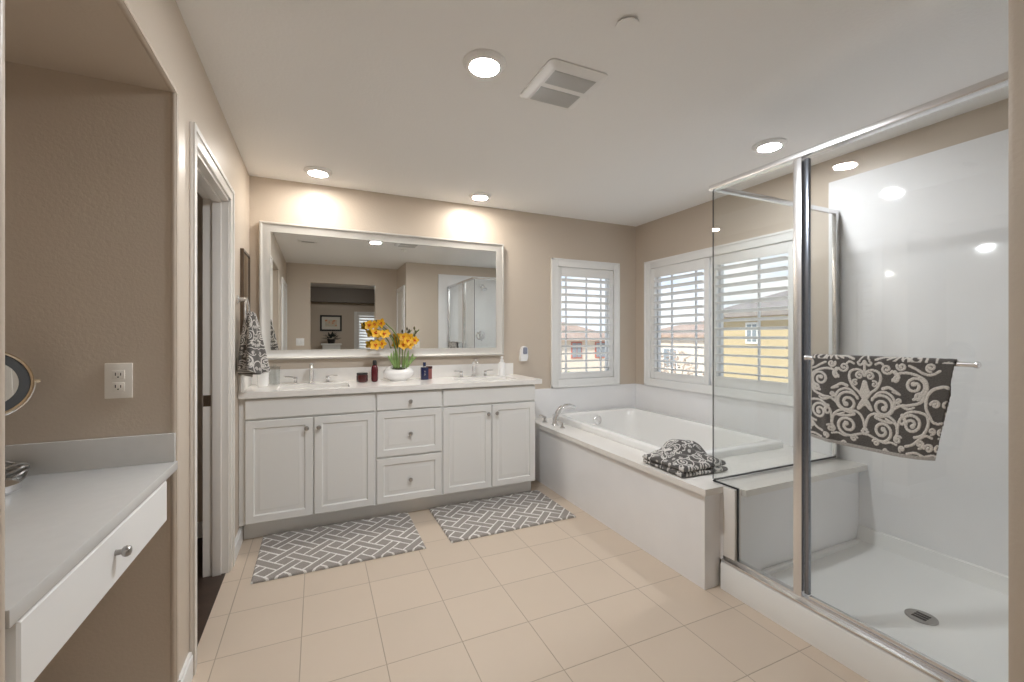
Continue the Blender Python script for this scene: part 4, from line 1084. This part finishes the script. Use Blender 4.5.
for k in range(4):
    cx, cy, cz, r = -.400 + .006 * k, 1.765, DT + .012 + .011 * k, .050 - .004 * k
    q.ring([(cx + r * math.cos(a), cy + r * .8 * math.sin(a), cz + .010 * math.sin(a * 2 + k)) for a in [2 * PI * i / 28 for i in range(28)]], .0045, 7)
obj('coil', q, 'nickel', wb_)

# ------------------------------------------------------------------ ceiling fixtures
def downlight(x, y, label, m='lamp'):
    t = thing('recessed_light', label, 'ceiling light', (x, y, ZC - .0235), 'recessed ceiling lights')
    tr = MB().lathe([(.092, .001), (.092, -.004), (.089, -.0075), (.068, -.019), (.0635, -.0205), (.060, -.019)], (x, y, ZC), 44, cap0=False, cap1=False)
    obj('trim_ring', tr, 'lamptrim', t, 12)
    obj('diffuser', MB().lathe([(.0602, -.0185), (.0590, -.0212), (.035, -.0228), (.004, -.0232)], (x, y, ZC), 32, cap0=False), m, t)
    return t
downlight(1.083, 1.702, 'recessed ceiling light nearest the exhaust fan')
downlight(2.910, 1.722, 'recessed ceiling light beside the shower header', 'lampmid')
downlight(.447, 3.290, 'recessed ceiling light above the mirror near the left wall', 'lampdim')
downlight(1.652, 3.314, 'recessed ceiling light above the tub end of the mirror', 'lampdim')

fan = thing('exhaust_fan', 'square white exhaust fan grille on the ceiling with two mesh panels', 'exhaust fan', (1.467, 1.711, ZC - .02))
x0, x1, y0, y1 = 1.318, 1.616, 1.549, 1.872
fb = MB().loops([rrect(x0, x1, y0, y1, .03, ZC - .001), rrect(x0, x1, y0, y1, .03, ZC - .006), rrect(x0 + .028, x1 - .028, y0 + .028, y1 - .028, .012, ZC - .019), rrect(x0 + .034, x1 - .034, y0 + .034, y1 - .034, .010, ZC - .020)])
obj('cover', fb, 'lamptrim', fan)
for a, b in ((y0 + .045, 1.690), (1.722, y1 - .040)):
    obj('mesh_panel', MB().box(x0 + .045, x1 - .045, a, b, ZC - .0225, ZC - .0195, .001), 'mesh', fan)
sk = thing('sprinkler_cover', 'round white concealed sprinkler cover on the ceiling', 'sprinkler cover', (1.481, 1.272, ZC - .008))
obj('cover_disc', MB().lathe([(.040, .0075), (.042, .006), (.042, .009), (.030, .010)], (1.481, 1.272, ZC - .0005), 36, '-z'), 'ceil', sk)
obj('gap_collar', MB().lathe([(.030, 0), (.030, .008)], (1.481, 1.272, ZC - .0005), 24, '-z'), 'gasket', sk)
av = thing('air_vent', 'white ceiling air register, seen in the mirror', 'vent', (.34, 1.36, ZC - .012))
obj('vent_frame', MB().box(.23, .45, 1.30, 1.335, ZC - .010, ZC - .0005, .003).box(.23, .45, 1.385, 1.42, ZC - .010, ZC - .0005, .003).box(.23, .27, 1.335, 1.385, ZC - .010, ZC - .0005, .003).box(.41, .45, 1.335, 1.385, ZC - .010, ZC - .0005, .003), 'lamptrim', av)
vs_ = MB()
for k in range(5): vs_.box(.27, .41, 1.338 + k * .010, 1.342 + k * .010, ZC - .009, ZC - .002)
obj('vent_slats', vs_, 'nickel', av)

# ------------------------------------------------------------------ bedroom seen in the mirror
BY = -4.05
bw = MB()
bw.box(-1.2, 4.2, BY - T, BY, 0, .86 + .0).box(-1.2, 1.33, BY - T, BY, .86, ZC + .02).box(2.08, 4.2, BY - T, BY, .86, ZC + .02).box(1.33, 2.08, BY - T, BY, 1.84, ZC + .02)
bw.box(-1.2 - T, -1.2, BY - T, YF - T, 0, ZC + .02).box(4.2, 4.2 + T, BY - T, YF - T, 0, ZC + .02)
bw.box(-1.2 - T, -T, YF - T, YF, 0, ZC + .02).box(XS + T, 4.2 + T, YF - T - .0, YF, 0, ZC + .02)
struct('wall_bedroom', bw, 'wall', 'taupe bedroom walls beyond the opening, seen in the mirror', smooth=0)
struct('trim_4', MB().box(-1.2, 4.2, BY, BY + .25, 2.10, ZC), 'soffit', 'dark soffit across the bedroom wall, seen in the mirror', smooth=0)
struct('ceiling_bedroom', MB().box(-1.2 - T, 4.2 + T, BY - T, YF - T, ZC, ZC + .15), 'ceil', 'white bedroom ceiling, seen in the mirror', smooth=0)
struct('floor_bedroom', MB().box(-1.2 - T, 4.2 + T, BY - T, YF - T, -.1, 0), 'carpet', 'beige carpet of the bedroom', smooth=0)
w4 = holder('window_4', 'white shuttered bedroom window, seen in the mirror behind the orchid', 'window', (1.70, BY, 1.08))
c = MB(); c.box(1.26, 1.33, BY, BY + .022, .80, 1.90, .003).box(2.08, 2.15, BY, BY + .022, .80, 1.90, .003).box(1.33, 2.08, BY, BY + .022, .80, .86, .003).box(1.33, 2.08, BY, BY + .022, 1.84, 1.90, .003)
struct('window_casing', c, 'white', parent=w4)
struct('glass_pane', MB().box(1.33, 2.08, BY - .08, BY - .076, .86, 1.84), 'pane', parent=w4, smooth=0)
shutter('y', BY - .02, 1.333, 2.077, .863, 1.837, 1.38, 2.03, .90, 1.80, -1, 'white plantation shutter in the bedroom, seen in the mirror behind the orchid', tilt=-38)
pc_ = thing('framed_picture', 'small framed print on the bedroom wall, seen in the mirror', 'picture', (.74, BY, 1.42))
a = MB(); f = BY
a.box(.50, .54, f, f + .03, 1.42, 1.80).box(.94, .98, f, f + .03, 1.42, 1.80).box(.54, .94, f, f + .03, 1.42, 1.46).box(.54, .94, f, f + .03, 1.76, 1.80)
obj('frame', a, 'black', pc_)
obj('mount_board', MB().box(.54, .94, f, f + .010, 1.46, 1.76), 'paper', pc_, smooth=0)
obj('print', MB().box(.61, .87, f + .010, f + .012, 1.53, 1.69), 'art', pc_, smooth=0)
pd = thing('pedestal_cabinet', 'white pedestal under the dark plant, seen in the mirror', 'cabinet', (.74, BY + .3, 0))
obj('pedestal_body', MB().box(.55, .93, BY + .12, BY + .45, 0, 1.09), 'white', pd, smooth=0)
obj('pedestal_top', MB().box(.52, .96, BY + .10, BY + .47, 1.09, 1.13, .006), 'white', pd)
pp = thing('leafy_plant', 'dark dusty leafy plant on the white pedestal, seen in the mirror', 'plant', (.74, BY + .29, 1.13))
obj('pot', MB().lathe([(.07, 0), (.09, .10), (.08, .10)], (.74, BY + .29, 1.13), 20), 'black', pp)
lf = MB()
for k in range(120):
    a = random.uniform(0, 2 * PI); e = random.uniform(-.15, 1.2); r = random.uniform(.06, .17)
    p0 = Vector((.74, BY + .29, 1.24)); dv = Vector((math.cos(a) * math.cos(e) * 1.35, math.sin(a) * math.cos(e) * .8, math.sin(e)))
    b0 = p0 + dv * r * .5; b1 = p0 + dv * r * 1.15; sd = dv.cross(Vector((0, 0, 1))).normalized() * .022
    m_ = (b0 + b1) / 2
    lf.add([b0, m_ + sd, b1, m_ - sd + Vector((0, 0, .006))], [(0, 1, 2, 3)])
obj('foliage', lf, 'plantblue', pp)
fl = thing('added_flush_light', 'added unseen flush ceiling light that brightens the bedroom', 'ceiling light', (1.0, -2.2, ZC - .09))  # unseen lamp, added to brighten the bedroom in the mirror
obj('base_ring', MB().lathe([(.20, 0), (.20, .02), (.19, .022)], (1.0, -2.2, ZC - .0005), 36, '-z'), 'nickel', fl)
obj('dome', MB().lathe([(.19, .022), (.185, .045), (.14, .075), (.06, .090), (.004, .092)], (1.0, -2.2, ZC - .0005), 36, '-z'), 'added_lamp', fl)

# ------------------------------------------------------------------ outdoors
struct('ground', MB().box(-30, 120, -30, 150, -3.3, -3.0), 'ground', 'pale ground outside', smooth=0)
def house(name, label, x0, x1, y0, y1, zw, zr, wallm, roofm, wins, ov=.5):
    t = thing(name, label, 'house', ((x0 + x1) / 2, (y0 + y1) / 2, -3.0), 'houses outside the windows')
    obj('wall', MB().box(x0, x1, y0, y1, -3.0, zw), wallm, t, smooth=0)
    a0, a1, b0, b1 = x0 - ov, x1 + ov, y0 - ov, y1 + ov
    lx, ly = a1 - a0, b1 - b0; m = min(lx, ly) / 2
    if lx >= ly: rg = [(a0 + m * .8, (b0 + b1) / 2), (a1 - m * .8, (b0 + b1) / 2)]
    else: rg = [((a0 + a1) / 2, b0 + m * .8), ((a0 + a1) / 2, b1 - m * .8)]
    v = [(a0, b0, zw), (a1, b0, zw), (a1, b1, zw), (a0, b1, zw), (a0, b0, zw + .18), (a1, b0, zw + .18), (a1, b1, zw + .18), (a0, b1, zw + .18), (*rg[0], zr), (*rg[1], zr)]
    if lx >= ly: fs = [(4, 5, 9, 8), (5, 6, 9), (6, 7, 8, 9), (7, 4, 8)]
    else: fs = [(4, 5, 8), (5, 6, 9, 8), (6, 7, 9), (7, 4, 8, 9)]
    obj('roof', MB().add(v, [(3, 2, 1, 0), (0, 1, 5, 4), (1, 2, 6, 5), (2, 3, 7, 6), (3, 0, 4, 7)] + fs), roofm, t, smooth=0)
    for (side, c, z0, w, h, fm) in wins:
        if side == '-x': fr = MB().box(x0 - .06, x0 + .02, c - w / 2 - .08, c + w / 2 + .08, z0 - .08, z0 + h + .08); gl = MB().box(x0 - .08, x0 - .05, c - w / 2, c - .03, z0, z0 + h).box(x0 - .08, x0 - .05, c + .03, c + w / 2, z0, z0 + h)
        else: fr = MB().box(c - w / 2 - .08, c + w / 2 + .08, y0 - .06, y0 + .02, z0 - .08, z0 + h + .08); gl = MB().box(c - w / 2, c - .03, y0 - .08, y0 - .05, z0, z0 + h).box(c + .03, c + w / 2, y0 - .08, y0 - .05, z0, z0 + h)
        f = obj('house_window', fr, fm, t, smooth=0); obj('pane', gl, 'houseglass', f, smooth=0)
    return t
house('house', 'tan stucco house filling the window behind the shower glass', 15.5, 24, 2.0, 12.5, 2.05, 4.0, 'house_tan', 'roof', [('-x', 11.16, 1.10, .38, .65, 'white'), ('-x', 6.5, .9, 1.0, 1.0, 'white')])
house('house', 'white house with pinkish roof behind the corner side shutter panel', 23.5, 33, 16.2, 27, 1.25, 2.75, 'house_cream', 'roof_pink', [('-x', 19.5, -.9, 1.2, 1.3, 'white'), ('-x', 23.5, -.9, 1.2, 1.3, 'white')])
house('house', 'cream house with red shutters seen through the narrow back window', 15.6, 22.4, 28.2, 36, .95, 2.5, 'house_cream', 'roof_pink', [('-y', 16.7, -.3, .8, 1.1, 'redwood'), ('-y', 18.6, -.3, .8, 1.1, 'redwood'), ('-y', 20.8, -.3, .8, 1.1, 'redwood')])
house('house', 'pale house low at the left of the narrow back window', 5.0, 14.2, 27.5, 36, 1.2, 2.9, 'house_cream', 'roof', [('-y', 12.8, -.4, 1.1, 1.2, 'white')])
def far_hill(name, label, pts, h):
    b = MB(); n = len(pts); lo = []
    for i, (x, y) in enumerate(pts):
        z = h * (.55 + .45 * math.sin(i * 1.3 + .5)) 
        lo.append([(x, y, -3), (x * 1.02 + 2, y * 1.02 + 2, z - 3), (x * 1.15, y * 1.15, -3)])
    b.loops(lo, True, True); o = struct(name, b, 'hill', label, smooth=60)
far_hill('hill', 'low blue hills on the horizon', [(30, 170), (60, 165), (90, 150), (115, 135), (140, 115), (165, 90), (180, 60)], 13)
def tree(name, label, c, r, h, m, n=600, group='trees outside the windows'):
    t = thing(name, label, 'tree', (c[0], c[1], -3.0), group)
    tk = MB().tube([(c[0], c[1], -3.0), (c[0] + .05, c[1], c[2] - r * .4)], [.12, .07], 8)
    for k in range(9):
        a = k * 2.4; tk.tube([(c[0], c[1], c[2] - r * .8), (c[0] + r * .7 * math.cos(a), c[1] + r * .7 * math.sin(a), c[2] + r * h * .5 * math.sin(k))], [.04, .012], 5)
    obj('trunk', tk, 'twig', t)
    lf = MB()
    for k in range(n):
        while True:
            p = Vector((random.uniform(-1, 1), random.uniform(-1, 1), random.uniform(-1, 1)))
            if .3 < p.length < 1: break
        p = Vector((c[0] + p.x * r, c[1] + p.y * r, c[2] + p.z * r * h)); d = Vector((random.gauss(0, 1), random.gauss(0, 1), random.gauss(0, 1))).normalized(); e = d.orthogonal().normalized()
        s = r * .09
        lf.add([p - d * s, p + e * s * .5, p + d * s, p - e * s * .5], [(0, 1, 2, 3)])
    obj('crown', lf, m, t, smooth=0)
tree('tree', 'sparse brownish tree beyond the corner side shutter', (15.0, 14.4, -.35), 1.1, 1.0, 'twig', 420)
tree('tree', 'second sparse tree in front of the white house', (12.6, 16.7, -1.2), .85, .9, 'twig', 300)
tree('shrub', 'green shrub low in the narrow back window', (9.6, 14.5, -.75), .85, .8, 'leafgreen', 700)
tree('shrub', 'green shrub low in front of the tan house', (13.6, 10.6, -.75), .8, .7, 'leafgreen', 600)
tree('shrub', 'dark tree outside the small room, seen as a reflection', (-7.5, 4.6, -.9), .8, 1.2, 'leafgreen', 700)
